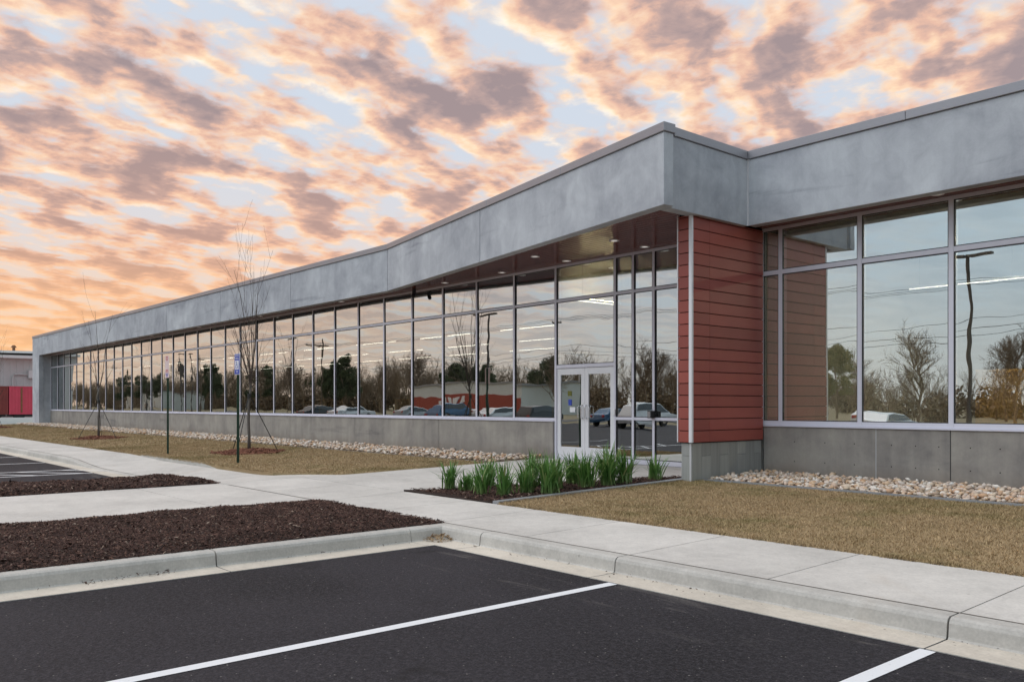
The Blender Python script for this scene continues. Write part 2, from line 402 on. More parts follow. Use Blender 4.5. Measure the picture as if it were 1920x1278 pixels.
# ================================================================== mesh helpers
class MB:
    def __init__(s): s.v = []; s.f = []; s.m = []
    def add(s, vs, fs, m=0):
        k = len(s.v); s.v += [tuple(v) for v in vs]
        s.f += [tuple(i + k for i in f) for f in fs]; s.m += [m] * len(fs)
        return s
    def box(s, x0, x1, y0, y1, z0, z1, m=0):
        return s.add([(x0, y0, z0), (x1, y0, z0), (x1, y1, z0), (x0, y1, z0), (x0, y0, z1), (x1, y0, z1), (x1, y1, z1), (x0, y1, z1)],
                     [(0, 3, 2, 1), (4, 5, 6, 7), (0, 1, 5, 4), (1, 2, 6, 5), (2, 3, 7, 6), (3, 0, 4, 7)], m)
    def prism(s, poly, z0, z1, m=0):
        n = len(poly)
        vs = [(x, y, z0) for x, y in poly] + [(x, y, z1) for x, y in poly]
        fs = [tuple(range(n - 1, -1, -1)), tuple(range(n, 2 * n))] + [(i, (i + 1) % n, n + (i + 1) % n, n + i) for i in range(n)]
        return s.add(vs, fs, m)
    def tube(s, pts, rads, sides=6, m=0, cap=True):
        pts = [Vector(p) for p in pts]; rings = []; k = len(s.v)
        for i, p in enumerate(pts):
            d = (pts[min(i + 1, len(pts) - 1)] - pts[max(i - 1, 0)]).normalized()
            a = d.orthogonal().normalized() if abs(d.z) < 0.95 else d.cross(Vector((0, 1, 0))).normalized()
            b = d.cross(a)
            for j in range(sides):
                t = 2 * math.pi * j / sides
                s.v.append(tuple(p + (a * math.cos(t) + b * math.sin(t)) * rads[i]))
        for i in range(len(pts) - 1):
            for j in range(sides):
                q = (j + 1) % sides
                s.f.append((k + i * sides + j, k + i * sides + q, k + (i + 1) * sides + q, k + (i + 1) * sides + j)); s.m.append(m)
        if cap:
            s.f.append(tuple(k + j for j in range(sides - 1, -1, -1))); s.m.append(m)
            e = k + (len(pts) - 1) * sides
            s.f.append(tuple(e + j for j in range(sides))); s.m.append(m)
        return s
    def mesh(s, name, mats, smooth=False):
        me = bpy.data.meshes.new(name); me.from_pydata(s.v, [], s.f)
        for mm in (mats if isinstance(mats, (list, tuple)) else [mats]): me.materials.append(MATS[mm])
        if len(me.materials) > 1: me.polygons.foreach_set('material_index', s.m)
        if smooth: me.polygons.foreach_set('use_smooth', [True] * len(me.polygons))
        me.update()
        return me
    def build(s, name, mats, parent=None, loc=None, smooth=False, bevel=0.0, seg=1):
        me = s.mesh(name, mats, smooth)
        if bevel:
            bm = bmesh.new(); bm.from_mesh(me)
            bmesh.ops.recalc_face_normals(bm, faces=bm.faces)
            bmesh.ops.bevel(bm, geom=[e for e in bm.edges if e.calc_face_angle(0) > 0.5], offset=bevel, segments=seg, affect='EDGES', profile=0.5)
            bm.to_mesh(me); bm.free()
        return link(name, me, parent, loc)
def link(name, me, parent=None, loc=None, rot=None):
    o = bpy.data.objects.new(name, me); COL.objects.link(o)
    if parent: o.parent = parent
    if loc: o.location = loc
    if rot: o.rotation_euler = rot
    return o
def fast_mesh(name, V, F, mats, smooth=False):
    """V (n,3), F (m,k) numpy"""
    me = bpy.data.meshes.new(name)
    V = np.asarray(V, dtype=np.float32); F = np.asarray(F, dtype=np.int32)
    me.vertices.add(len(V)); me.vertices.foreach_set('co', V.ravel())
    k = F.shape[1]
    me.loops.add(F.size); me.loops.foreach_set('vertex_index', F.ravel())
    me.polygons.add(len(F)); me.polygons.foreach_set('loop_start', np.arange(0, F.size, k, dtype=np.int32))
    if smooth: me.polygons.foreach_set('use_smooth', np.ones(len(F), dtype=bool))
    me.materials.append(MATS[mats]); me.update(calc_edges=True); me.validate()
    return me
def empty(name, loc=(0, 0, 0), rz=0.0):
    o = bpy.data.objects.new(name, None); COL.objects.link(o)
    o.location = loc; o.rotation_euler = (0, 0, rz); o.empty_display_size = 0.3
    return o
def tag(o, label=None, cat=None, group=None, kind=None):
    if label: o['label'] = label
    if cat: o['category'] = cat
    if group: o['group'] = group
    if kind: o['kind'] = kind
    return o
def copy_tree(o, parent=None):
    c = o.copy(); COL.objects.link(c); c.parent = parent
    for ch in list(o.children): copy_tree(ch, c)
    return c
rng = np.random.default_rng(7)
random.seed(5)

# ================================================================== ground
def sm(a, b, x):
    t = np.clip((np.asarray(x, dtype=float) - a) / (b - a), 0, 1); return t * t * (3 - 2 * t)
def zg(X, Y):
    Y = np.asarray(Y, dtype=float)
    return 0.15 + np.clip((Y - 6.3) * 0.02, 0, 0.155)
def rampw(X): return sm(-26.2, -22.6, X) * (1 - sm(-17.6, -15.4, X))
def zwalk(X, Y):
    d = rampw(X) * (0.145 - 0.075 * sm(6.2, 7.85, Y)) * (1 - sm(7.85, 9.2, Y))
    return zg(X, Y) - d

def sheet(name, poly_fn, x0, x1, y0, y1, dx, dy, zf, m, parent=None, dz=0.0, th=0.0):
    nx = max(1, int(math.ceil((x1 - x0) / dx))); ny = max(1, int(math.ceil((y1 - y0) / dy)))
    b = MB()
    vs = []
    for i in range(nx + 1):
        for j in range(ny + 1):
            x = x0 + (x1 - x0) * i / nx; y = y0 + (y1 - y0) * j / ny
            if poly_fn: x, y = poly_fn(x, y)
            vs.append((x, y, float(zf(x, y)) + dz))
    fs = [(i * (ny + 1) + j, (i + 1) * (ny + 1) + j, (i + 1) * (ny + 1) + j + 1, i * (ny + 1) + j + 1) for i in range(nx) for j in range(ny)]
    b.add(vs, fs)
    if th:
        per = [i * (ny + 1) for i in range(nx + 1)] + [nx * (ny + 1) + j for j in range(1, ny + 1)] + [i * (ny + 1) + ny for i in range(nx - 1, -1, -1)] + [j for j in range(ny - 1, 0, -1)]
        k = len(b.v)
        for p in per: b.v.append((vs[p][0], vs[p][1], vs[p][2] - th))
        n = len(per)
        for a in range(n):
            b.f.append((per[a], k + a, k + (a + 1) % n, per[(a + 1) % n])); b.m.append(0)
    return b.build(name, m, parent)

gr = MB().add([(-900, -900, -0.06), (900, -900, -0.06), (900, 900, -0.06), (-900, 900, -0.06)], [(0, 1, 2, 3)]).build('ground', 'field_grass')
tag(gr, kind='structure')
lot = MB().add([(-95, -24, 0), (40, -24, 0), (40, 6.3, 0), (-95, 6.3, 0)], [(0, 1, 2, 3)]).build('parking_lot', 'asphalt')
tag(lot, kind='structure')
road = MB().add([(-600, -40, -0.03), (600, -40, -0.03), (600, -31, -0.03), (-600, -31, -0.03)], [(0, 1, 2, 3)]).build('road', 'road_asphalt')
tag(road, kind='structure')
yard = MB().add([(-140, 6.4, 0.02), (-67, 6.4, 0.02), (-67, 60, 0.02), (-140, 60, 0.02)], [(0, 1, 2, 3)]).build('yard_pavement', 'sidewalk_concrete')
tag(yard, kind='structure')

# painted bay lines
def stripe(x, y0, y1, w=0.105, parent=lot):
    MB().add([(x - w / 2, y0, .004), (x + w / 2, y0, .004), (x + w / 2, y1, .004), (x - w / 2, y1, .004)], [(0, 1, 2, 3)]).build('painted_line', 'road_paint', parent)
for x in (-5.23, -2.47, 0.28): stripe(x, 0.3, 5.70)
for x in (-21.65, -23.05, -26.3, -29.7, -32.6, -35.4, -38.2, -41.0): stripe(x, 0.3, 5.70)
for k in range(6):
    y = 0.55 + k * 0.95
    MB().add([(-23.0, y, .0045), (-23.0, y + .13, .0045), (-21.7, y + 1.18, .0045), (-21.7, y + 1.05, .0045)], [(0, 3, 2, 1)]).build('painted_line', 'road_paint', lot)

# kerb with pan: profile distance from the asphalt edge, height
PROF = [(0, .006), (.20, .004), (.340, .005), (.350, .018), (.360, .110), (.374, .136), (.402, .150), (.53, .153), (.53, -.05), (0, -.05)]
kerb = tag(empty('kerb', (0, 0, 0)), kind='structure')
def sweep(stations, mt='kerb_concrete'):
    """stations: list of functions d,z -> (x,y,z)"""
    b = MB(); n = len(PROF); k = 0
    vs = []
    for st in stations: vs += [st(d, z) for d, z in PROF]
    fs = []; ms = []
    for i in range(len(stations) - 1):
        for j in range(n):
            q = (j + 1) % n
            fs.append((i * n + j, i * n + q, (i + 1) * n + q, (i + 1) * n + j)); ms.append(1 if j < 2 else 0)
    b.add(vs, fs); b.m = ms
    b.f.append(tuple(range(n))); b.m.append(0)
    b.f.append(tuple((len(stations) - 1) * n + j for j in range(n - 1, -1, -1))); b.m.append(0)
    return b.build('kerb_segment', ['kerb_concrete', 'pan_concrete'], kerb)
G = 0.007
def hs(x):
    return 1 - 0.95 * rampw(x)
def frontst(x, s=None): return lambda d, z: (x, 5.72 + d, z * (hs(x) if z > .004 else 1))
# front run, near
xs = [-7.6, -5.55, -2.5, 0.55, 3.6, 6.65, 9.7, 12.75, 15.8]
for a, c in zip(xs[:-1], xs[1:]):
    sweep([frontst(a + G), frontst(c - G)])
# corner piece
sweep([lambda d, z: (-7.98 - d, 5.64, z), lambda d, z: (-7.98 - d, 5.72 + d, z), lambda d, z: (-7.6 - G, 5.72 + d, z)])
# island near side
ys = [5.64, 3.33, 0.28, -2.77, -5.82, -8.87, -11.9]
for a, c in zip(ys[:-1], ys[1:]):
    sweep([lambda d, z, y=c + G: (-7.98 - d, y, z), lambda d, z, y=a - G: (-7.98 - d, y, z)])
# island far side
ys = [5.72, 3.4, 0.35, -2.7, -5.75, -8.8, -11.9]
for a, c in zip(ys[:-1], ys[1:]):
    sweep([lambda d, z, y=a - G: (-17.86 + d, y, z * .5), lambda d, z, y=c + G: (-17.86 + d, y, z * .5)])
# front run, far, dropping to the ramp
x = -17.87
while x > -92:
    a = x; c = x - 3.05
    sweep([frontst(c + G)] + [frontst(c + 3.05 * t) for t in (.2, .4, .6, .8)] + [frontst(a - G)])
    x = c

# walks
walk = tag(empty('sidewalk'), kind='structure')
xj = [-92 + 3.05 * i for i in range(20)]
xj = [x for x in xj if x < -33] + [-31.6, -30.1, -28.55, -27.0, -25.5, -24.0, -22.5, -21.0, -19.5, -18.0, -16.75, -15.45, -13.55, -11.7, -10.1, -8.6, -7.07, -5.55, -4.03, -2.5, -0.98, .55, 2.07, 3.6, 6.65, 9.7, 12.75]
for a, c in zip(xj[:-1], xj[1:]):
    y0 = 6.270
    sheet('slab', None, a + .006, c - .006, y0, 7.84, 0.5, 0.4, zwalk, 'sidewalk_concrete', walk, th=.08)
# dark compressible filler between kerb and walk
b = MB()
for xa in np.arange(-92, 13, 1.0):
    vs = []
    for xx in (xa, xa + 1.0):
        h1 = .153 * hs(xx); h2 = float(zwalk(xx, 6.27)); zz = max(h1, h2) + .0015
        vs += [(xx, 6.249, zz), (xx, 6.272, zz)]
    b.add(vs, [(0, 2, 3, 1)])
b.build('joint_filler', 'joint_fibre', walk)
# cross walk in the island
yj = [-12, -7.4, -4.35, -1.3, 1.73, 4.77, 6.25]
for a, c in zip(yj[:-1], yj[1:]):
    sheet('slab', None, -15.45, -11.68, a + .006, c - .006, 4, 4, lambda x, y: .152, 'sidewalk_concrete', walk, th=.08)
# approach to the doors: left edge flares to the front walk, right edge follows the planting bed
def la(y): return -15.2 - 1.55 * float(1 - sm(7.7, 8.75, y))
def ra(y): return -11.85 + float(np.clip((y - 7.95) / (12.55 - 7.95), 0, 1)) * 2.0
def appr(x, y):
    a = la(y); c = ra(y); return a + (c - a) * x, y
yj = [7.852, 9.4, 10.95, 12.5]
for a, c in zip(yj[:-1], yj[1:]):
    sheet('slab', appr, 0, 0.5, a + .006, c - .006, .25, .16, zwalk, 'sidewalk_concrete', walk, th=.08)
    sheet('slab', appr, 0.5022, 1, a + .006, c - .006, .25, .16, zwalk, 'sidewalk_concrete', walk, th=.08)
for a, c in ((-15.2, -12.9), (-12.9, -11.2), (-11.2, -9.56)):
    sheet('slab', None, a + .006, c - .006, 12.512, 14.2, 1, 1, zwalk, 'sidewalk_concrete', walk, th=.08)
# kerb lip behind the ramp
b = MB()
X = np.linspace(-25.0, -19.2, 15)
top = [float(zg(x, 7.92)) + .012 - .10 * float(sm(-20.6, -19.2, x)) for x in X]
vs = []
for x, t in zip(X, top): vs += [(x, 7.842, t - .2), (x, 7.842, t - .01), (x, 7.855, t), (x, 7.96, t), (x, 7.96, t - .2)]
fs = []
for i in range(14):
    for j in range(4): fs.append((i * 5 + j, i * 5 + j + 1, i * 5 + 6 + j, i * 5 + 5 + j))
fs += [(0, 4, 3, 2, 1), tuple(70 + i for i in (0, 1, 2, 3, 4))]
b.add(vs, fs).build('ramp_kerb', 'kerb_concrete', kerb)

# lawns: soil sheet + blades
def blades(name, regions, label, cat):
    V = []; 
    for (n, x0, x1, y0, y1, hmin, hmax, w, inside) in regions:
        X = rng.uniform(x0, x1, n); Y = rng.uniform(y0, y1, n)
        if inside is not None:
            k = inside(X, Y); X = X[k]; Y = Y[k]
        n = len(X); Z = zg(X, Y)
        a = rng.uniform(0, 2 * np.pi, n); h = rng.uniform(hmin, hmax, n); ln = rng.normal(0, .65, (n, 2)) * h[:, None]
        dx = np.cos(a) * w * .5; dy = np.sin(a) * w * .5
        T = np.stack([np.stack([X - dx, Y - dy, Z], 1), np.stack([X + dx, Y + dy, Z], 1), np.stack([X + ln[:, 0], Y + ln[:, 1], Z + h], 1)], 1)
        V.append(T.reshape(-1, 3))
    V = np.concatenate(V); F = np.arange(len(V)).reshape(-1, 3)
    o = link(name, fast_mesh(name, V, F, 'grass_blades'))
    return tag(o, label, cat, kind='stuff')
lr = sheet('lawn', None, -9.42, 14, 7.85, 12.33, 2, 1, zg, 'grass_soil', dz=.004, th=.1); tag(lr, kind='structure')
def lawn_l(x, y): return (x if x < -20 else -20 + (x + 20) * (la(y) + 20) / 4.8), y
sheet('lawn', lawn_l, -66, -20, 7.85, 12.5, 3, .6, zg, 'grass_soil', dz=.004, th=.1)
ll = sheet('lawn', lawn_l, -20, -15.2, 7.85, 12.5, .6, .16, zg, 'grass_soil', dz=.004, th=.1)
for o in list(COL.objects):
    if o.name.startswith('lawn'): tag(o, kind='structure')
def in_left(X, Y): return X < (-15.22 - 1.55 * (1 - sm(7.7, 8.75, Y)))
blades('turf_grass', [(130000, -9.40, -1.0, 7.86, 12.31, .012, .034, .010, None), (16000, -1.0, 6, 7.86, 12.31, .012, .034, .012, None),
                      (9000, -9.4, -1.0, 7.82, 7.91, .02, .055, .009, lambda X, Y: rng.random(len(X)) < .25 + .5 * (np.sin(X * 9) * np.sin(X * 3.7) > .1)), (26000, -9.4, -1, 7.9, 12.3, .03, .055, .010, lambda X, Y: np.sin(X * 2.3 + np.sin(Y * 1.9) * 2) * np.sin(Y * 3.1 + np.sin(X * 1.3) * 2) > .55), (1800, -9.43, -9.36, 7.86, 12.3, .02, .05, .009, None)],
       'short dormant tan lawn between the front walk and the right stone bed', 'grass')
blades('turf_grass', [(90000, -30, -15.0, 7.86, 12.48, .012, .036, .013, in_left), (20000, -30, -15, 7.9, 12.4, .03, .06, .013, lambda X, Y: in_left(X, Y) & (np.sin(X * 1.7 + np.sin(Y * 1.9) * 2) * np.sin(Y * 2.6 + np.sin(X * 1.3) * 2) > .5)), (70000, -66, -30, 7.86, 12.48, .015, .04, .022, None), (5000, -40, -17, 7.83, 7.9, .02, .05, .012, in_left)],
       'tan and olive lawn strip in front of the long left wing', 'grass')

# mulch
def chips(name, n, inside, x0, x1, y0, y1, zf, size, m, lift=.05, mound=None):
    X = rng.uniform(x0, x1, n); Y = rng.uniform(y0, y1, n)
    k = inside(X, Y); X = X[k]; Y = Y[k]; n = len(X)
    Z = zf(X, Y) + rng.uniform(0, lift, n) * .6
    L = rng.uniform(.4, 1.0, n) * size * np.where(rng.random(n) < .08, 1.9, 1.0); W = L * rng.uniform(.12, .38, n)
    a = rng.uniform(0, 2 * np.pi, n); t = rng.normal(0, .35, n)
    d = np.stack([np.cos(a) * np.cos(t), np.sin(a) * np.cos(t), np.sin(t)], 1)
    s = np.stack([-np.sin(a), np.cos(a), rng.normal(0, .5, n)], 1)
    C = np.stack([X, Y, Z], 1)
    u = d * (L / 2)[:, None]; v = s * (W / 2)[:, None]; hgt = np.zeros((n, 3)); hgt[:, 2] = W * .45
    V = np.stack([C - u - v * .6, C - u * .2 + v, C + u + v * .3, C + u * .3 - v, C + hgt], 1).reshape(-1, 3)
    base = np.arange(n)[:, None, None] * 5
    F = (base + np.array([[0, 3, 4], [3, 2, 4], [2, 1, 4], [1, 0, 4]])[None]).reshape(-1, 3)
    return link(name, fast_mesh(name, V, F, m))
def wob(X, Y): return .018 * np.sin(X * 5.1 + Y * 2.3) + .014 * np.sin(Y * 7.7 - X * 3.1)
def mulch_bed(x0, x1, y0, y1, zf, inside, n, size, label, dense=None):
    o = sheet('mulch_bed', None, x0, x1, y0, y1, .3, .3, zf, 'mulch_soil'); return o
zmn = lambda X, Y: .150 + .050 * sm(0, .35, np.minimum(np.minimum(np.asarray(X) + 11.68, -8.51 - np.asarray(X)), 6.24 - np.asarray(Y))) + wob(X, Y) * .5 * sm(0, .3, np.minimum(np.asarray(X) + 11.68, -8.51 - np.asarray(X)))
o = sheet('mulch_bed', None, -11.675, -8.515, -11.9, 6.25, .16, .16, zmn, 'mulch_soil', th=.1)
tag(o, 'wide dark brown mulch bed between near kerb and island walk', 'mulch bed')
c = chips('mulch_chips', 150000, lambda X, Y: rng.random(len(X)) < np.clip((Y + 4) / 6, .1, 1), -11.70, -8.50, -4, 6.27, zmn, .042, 'mulch'); c.parent = o; tag(c, kind='stuff')
zmf = lambda X, Y: .150 + .06 * sm(0, .3, np.minimum(np.minimum(np.asarray(X) + 17.36, -15.45 - np.asarray(X)), 6.24 - np.asarray(Y))) + wob(X, Y) * .7
def in_mf(X, Y): return (np.asarray(Y) < 6.26 - .3 * sm(-16.2, -17.2, X))
o = sheet('mulch_bed', None, -17.33, -15.46, -11.9, 6.24, .2, .2, zmf, 'mulch_soil', th=.16)
tag(o, 'narrow dark brown mulch strip on the far side of the island walk', 'mulch bed')
c = chips('mulch_chips', 38000, in_mf, -17.36, -15.44, -2, 6.26, zmf, .065, 'mulch'); c.parent = o; tag(c, kind='stuff')
# planting bed (trapezoid) and its edging
BED = [(-11.82, 7.95), (-9.56, 7.95), (-9.56, 12.5), (-9.86, 12.5)]
def in_bed(X, Y): return (X > -11.82 + (Y - 7.95) / 4.55 * 1.96) & (X < -9.56) & (Y > 7.95)
o = sheet('mulch_bed', lambda x, y: (-11.82 + (y - 7.95) / 4.55 * 1.96 + x * ((-9.56) - (-11.82 + (y - 7.95) / 4.55 * 1.96)), y), 0, 1, 7.87, 12.5, .12, .2, lambda X, Y: zg(X, Y) + .012 + wob(X, Y) * .6, 'mulch_soil', th=.1)
tag(o, 'small dark mulch bed full of lilies beside the entrance', 'mulch bed')
c = chips('mulch_chips', 20000, in_bed, -11.85, -9.55, 7.9, 12.5, lambda X, Y: zg(X, Y) + .012 + wob(X, Y) * .6, .055, 'mulch'); c.parent = o; tag(c, kind='stuff')
b = MB()
for i in range(10):
    y0 = 7.87 + i * .455; y1 = y0 + .455; z0 = float(zg(0, y0)); z1 = float(zg(0, y1))
    b.add([(-9.555, y0, z0 - .1), (-9.425, y0, z0 - .1), (-9.425, y1, z1 - .1), (-9.555, y1, z1 - .1), (-9.555, y0, z0 + .035), (-9.425, y0, z0 + .035), (-9.425, y1, z1 + .035), (-9.555, y1, z1 + .035)],
          [(4, 5, 6, 7), (1, 2, 6, 5), (3, 0, 4, 7)] + ([(0, 1, 5, 4)] if i == 0 else []) + ([(2, 3, 7, 6)] if i == 9 else []))
tag(b.build('bed_edging', 'steel_edging'), 'grey edging strip between the lily bed and the right lawn', 'edging')

# wind-blown litter in the gutter corner and along the island kerb
c = chips('leaf_litter', 260, lambda X, Y: np.hypot(X + 8.22, Y - 5.93) < .17, -8.45, -8.0, 5.72, 6.1, lambda X, Y: .01 + .05 * np.clip(1 - np.hypot(X + 8.24, Y - 5.97) / .17, 0, 1), .06, 'dry_leaf')
tag(c, 'small heap of dry leaves in the inner kerb corner', 'leaf litter', kind='stuff')
def in_gut(X, Y): return rng.random(len(X)) < np.where((Y > 2.1) & (Y < 2.95), .9, .10) * np.clip(1 - (X + 8.31) / .12, 0, 1)
c = chips('leaf_litter', 1500, in_gut, -8.315, -8.16, -.5, 5.6, lambda X, Y: .006 + 0 * X, .035, 'mulch'); tag(c, 'dark crumbs and twigs along the foot of the island kerb', 'leaf litter', kind='stuff')
c = chips('leaf_litter', 1300, lambda X, Y: rng.random(len(X)) < .25 * np.clip((Y - 5.85) / .2, 0, 1), -8, 2, 5.85, 6.05, lambda X, Y: .005 + 0 * X, .03, 'mulch'); tag(c, 'scattered dark crumbs along the foot of the front kerb', 'leaf litter', kind='stuff')
# stone beds
def rock_meshes(n, seed):
    r = np.random.default_rng(seed); out = []
    bm = bmesh.new(); bmesh.ops.create_icosphere(bm, subdivisions=1, radius=1); 
    V = np.array([v.co[:] for v in bm.verts]); F = np.array([[v.index for v in f.verts] for f in bm.faces]); bm.free()
    for i in range(n):
        s = r.uniform(.62, 1.25, 3) * np.array([1, .85, .55])
        out.append((V * (1 + r.normal(0, .19, (len(V), 1))) * s, F))
    return out
ROCKS = rock_meshes(14, 3)
def rock_field(X, Y, Z, S):
    VV = []; FF = []; k = 0
    for i in range(len(X)):
        V, F = ROCKS[i % 14]; a = rng.uniform(0, 6.28); t = rng.normal(0, .4)
        ca, sa = math.cos(a), math.sin(a); ct, st = math.cos(t), math.sin(t)
        R = np.array([[ca, -sa, 0], [sa, ca, 0], [0, 0, 1]]) @ np.array([[1, 0, 0], [0, ct, -st], [0, st, ct]])
        VV.append(V @ R.T * S[i] + np.array([X[i], Y[i], Z[i]])); FF.append(F + k); k += len(V)
    return np.concatenate(VV), np.concatenate(FF)
def bedz(X, Y): return zg(X, Y) - .01
sb = sheet('stone_bed', None, -9.2, 14, 12.40, 14.2, 2, .6, bedz, 'bed_soil'); tag(sb, kind='structure')
# right bed: stones jittered on a grid, the nearest 300 in view as single stones
gx, gy = np.meshgrid(np.arange(-9.14, 2.0, .072), np.arange(12.46, 14.18, .068))
X = gx.ravel() + rng.uniform(-.045, .045, gx.size); Y = gy.ravel() + rng.uniform(-.045, .045, gx.size)
S = rng.uniform(.024, .056, len(X)) * np.where(rng.random(len(X)) < .08, 1.4, 1)
Z = bedz(X, Y) + S * .35 + rng.uniform(0, .055, len(X))
keep = (X < -4.6 + (Y - 13) * .35)
dist = np.hypot(X, Y) / S; order = np.argsort(np.where(keep, dist, 1e9))
single = set(order[:300].tolist())
me_r = [fast_mesh('stone', V, F, 'river_stone') for V, F in ROCKS]
for i in order[:300]:
    o = link('stone', me_r[i % 14], sb, (X[i], Y[i], Z[i]), (rng.normal(0, .35), rng.normal(0, .35), rng.uniform(0, 6.28)))
    o.scale = (S[i],) * 3
rest = np.array([i for i in range(len(X)) if i not in single])
V, F = rock_field(X[rest], Y[rest], Z[rest], S[rest])
o = link('stone_mass', fast_mesh('stone_mass', V, F, 'river_stone_mass'), sb); tag(o, kind='stuff')
b = MB()
b.box(-9.3, 14, 12.355, 12.385, .15, .305).box(-9.40, -9.30, 12.15, 12.385, .15, .300)
tag(b.build('bed_edging', 'steel_edging'), 'thin metal edging along the front of the right stone bed', 'edging')
# left bed
sl_ = sheet('stone_bed', None, -66.5, -15.22, 12.55, 14.2, 6, .6, bedz, 'bed_soil', dz=.006); tag(sl_, kind='structure')
gx, gy = np.meshgrid(np.arange(-66, -15.25, .125), np.arange(12.58, 14.18, .115))
X = gx.ravel() + rng.uniform(-.06, .06, gx.size); Y = gy.ravel() + rng.uniform(-.055, .055, gx.size)
S = rng.uniform(.036, .072, len(X)); Z = bedz(X, Y) + S * .35 + rng.uniform(0, .06, len(X))
V, F = rock_field(X, Y, Z, S)
o = link('stone_mass', fast_mesh('stone_mass', V, F, 'river_stone_mass'), sl_); tag(o, kind='stuff')
tag(MB().box(-66.5, -15.22, 12.505, 12.535, .15, .285).build('bed_edging', 'steel_edging'), 'thin edging between the left lawn and the left stone bed', 'edging')

# ================================================================== the building
YG = 14.24          # face of the framing
YF = 13.51          # face of the fascia
ZS, ZT, ZH = 1.20, 4.07, 4.86   # sill, transom, head
ZFB, ZFT = 4.88, 6.08
bld = empty('office_building', (-35, 18, 0.0)); BL = Vector(bld.location)
tag(bld, 'long low grey concrete building with window wall and flared entrance canopy', 'building')
def part(mb, name, m, parent=bld, **kw):
    o = mb.build(name, m, None, **kw); o.parent = parent
    o.matrix_parent_inverse = Matrix.Identity(4)
    base = Vector((0, 0, 0)); p = parent
    while p: base += Vector(p.location); p = p.parent
    o.location = Vector(o.location) - base
    return o
# fascia panels (left straight run), 20 ft modules
TH = 0.22
jx = [-63.9, -57.82, -51.7, -45.65, -39.5, -33.41, -27.31, -21.2]
for a, c in zip(jx[:-1], jx[1:]):
    part(MB().box(a + .011, c - .011, YF, YF + TH, ZFB, ZFT), 'fascia_panel', 'concrete_fascia', bevel=.006)
    part(MB().box(a - .2 if a == jx[0] else a, c, YF + .03, YF + TH - .03, ZFB + .02, ZFT - .02), 'joint_filler', 'dark_gasket') if a == jx[0] else part(MB().box(a - .011, a + .011, YF + .02, YF + TH - .02, ZFB + .01, ZFT - .01), 'joint_filler', 'dark_gasket')
# pilaster at the far end
part(MB().box(-65.75, -63.911, YF, YF + .30, .02, ZFT), 'end_pilaster', 'concrete_fascia', bevel=.01)
part(MB().box(-65.75, -63.935, YF + .302, 32, .02, ZFT), 'end_wall', 'concrete_fascia')
# flared panels to the entrance corner
A = Vector((-21.2, YF, 0)); C = Vector((-9.06, 11.10, 0)); dr = (C - A).normalized(); nr = Vector((dr.y, -dr.x, 0))  # nr points out
inn = -nr * TH
def flare_pt(t): return A + (C - A) * t
tj = [0, 0.47, 1.0]
LF = (C - A).length
for a, c in zip(tj[:-1], tj[1:]):
    p0 = flare_pt(a) + dr * .011; p1 = flare_pt(c) - (dr * .011 if c < 1 else dr * 0)
    q0 = p0 + inn; q1 = p1 + inn
    if c == 1: q1 = Vector((p1.x + .02, p1.y + .225, 0))
    part(MB().prism([(p0.x, p0.y), (p1.x, p1.y), (q1.x, q1.y), (q0.x, q0.y)], ZFB, ZFT), 'fascia_panel', 'concrete_fascia', bevel=.006)
for t in (0, .47):
    p = flare_pt(t); 
    part(MB().prism([(p.x - .02, p.y + .03), (p.x + .02, p.y + .03), (p.x + .02, p.y + .19), (p.x - .02, p.y + .19)], ZFB + .01, ZFT - .01), 'joint_filler', 'dark_gasket')
# return and right run
part(MB().box(-9.32, -9.10, 11.345, YF + .02, ZFB - .02, ZFT - .012), 'fascia_panel', 'concrete_fascia', bevel=.006)
part(MB().box(-9.101, -9.070, YF + .004, YF + .03, ZFB - .018, ZFT - .014), 'sealant_joint', 'sealant')
rx = [-9.09, 3.1, 9.2, 15.3]
for a, c in zip(rx[:-1], rx[1:]):
    part(MB().box(a + .011, c - .011, YF + .022, YF + .022 + TH, ZFB - .02, ZFT - .012), 'fascia_panel', 'concrete_fascia', bevel=.006)
# coping
def coping(poly, z0=ZFT + .003, z1=6.235):
    part(MB().prism(poly, z0, z1), 'coping', 'coping_metal', bevel=.008)
    return
x = -65.78
k = 0
while x < -21.3:
    c = min(x + 3.66, -21.2)
    if -21.2 - c < .8: c = -21.2
    coping([(x + .002, YF - .03), (c - .002, YF - .03), (c - .002, YF + .34), (x + .002, YF + .34)]); x = c
o1 = nr * .03; i1 = -nr * .34
for k in range(4):
    p0 = flare_pt(k / 4) + dr * .002; p1 = flare_pt((k + 1) / 4) - dr * .002
    if k == 3: p1 = p1 + dr * .04
    a0, a1, b1, b0 = p0 + o1, p1 + o1, p1 + i1, p0 + i1
    if k == 3: b1 = Vector((a1.x + .02, a1.y + .28, 0))
    coping([(v.x, v.y) for v in (a0, a1, b1, b0)])
coping([(-9.40, 11.40), (-9.07, 11.40), (-9.07, YF - .012), (-9.40, YF - .012)], z0=ZFT - .009, z1=6.222)
x = -9.40
for c in (-6.2, -2.5, 1.2, 4.9, 8.6, 12.3, 15.3):
    coping([(x + .002, YF - .008), (c - .002, YF - .008), (c - .002, YF + .34), (x + .002, YF + .34)], z0=ZFT - .009, z1=6.222); x = c
# thin drip shadow gap below the coping
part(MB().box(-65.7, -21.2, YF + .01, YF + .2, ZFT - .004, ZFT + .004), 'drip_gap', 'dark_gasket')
# roof deck
part(MB().prism([(-65.7, YF + .35), (-21.2, YF + .35), (-9.5, 11.6), (-9.5, YF + .36), (15, YF + .36), (15, 32), (-65.7, 32)], 5.55, 5.65), 'roof_deck', 'roof_grey')

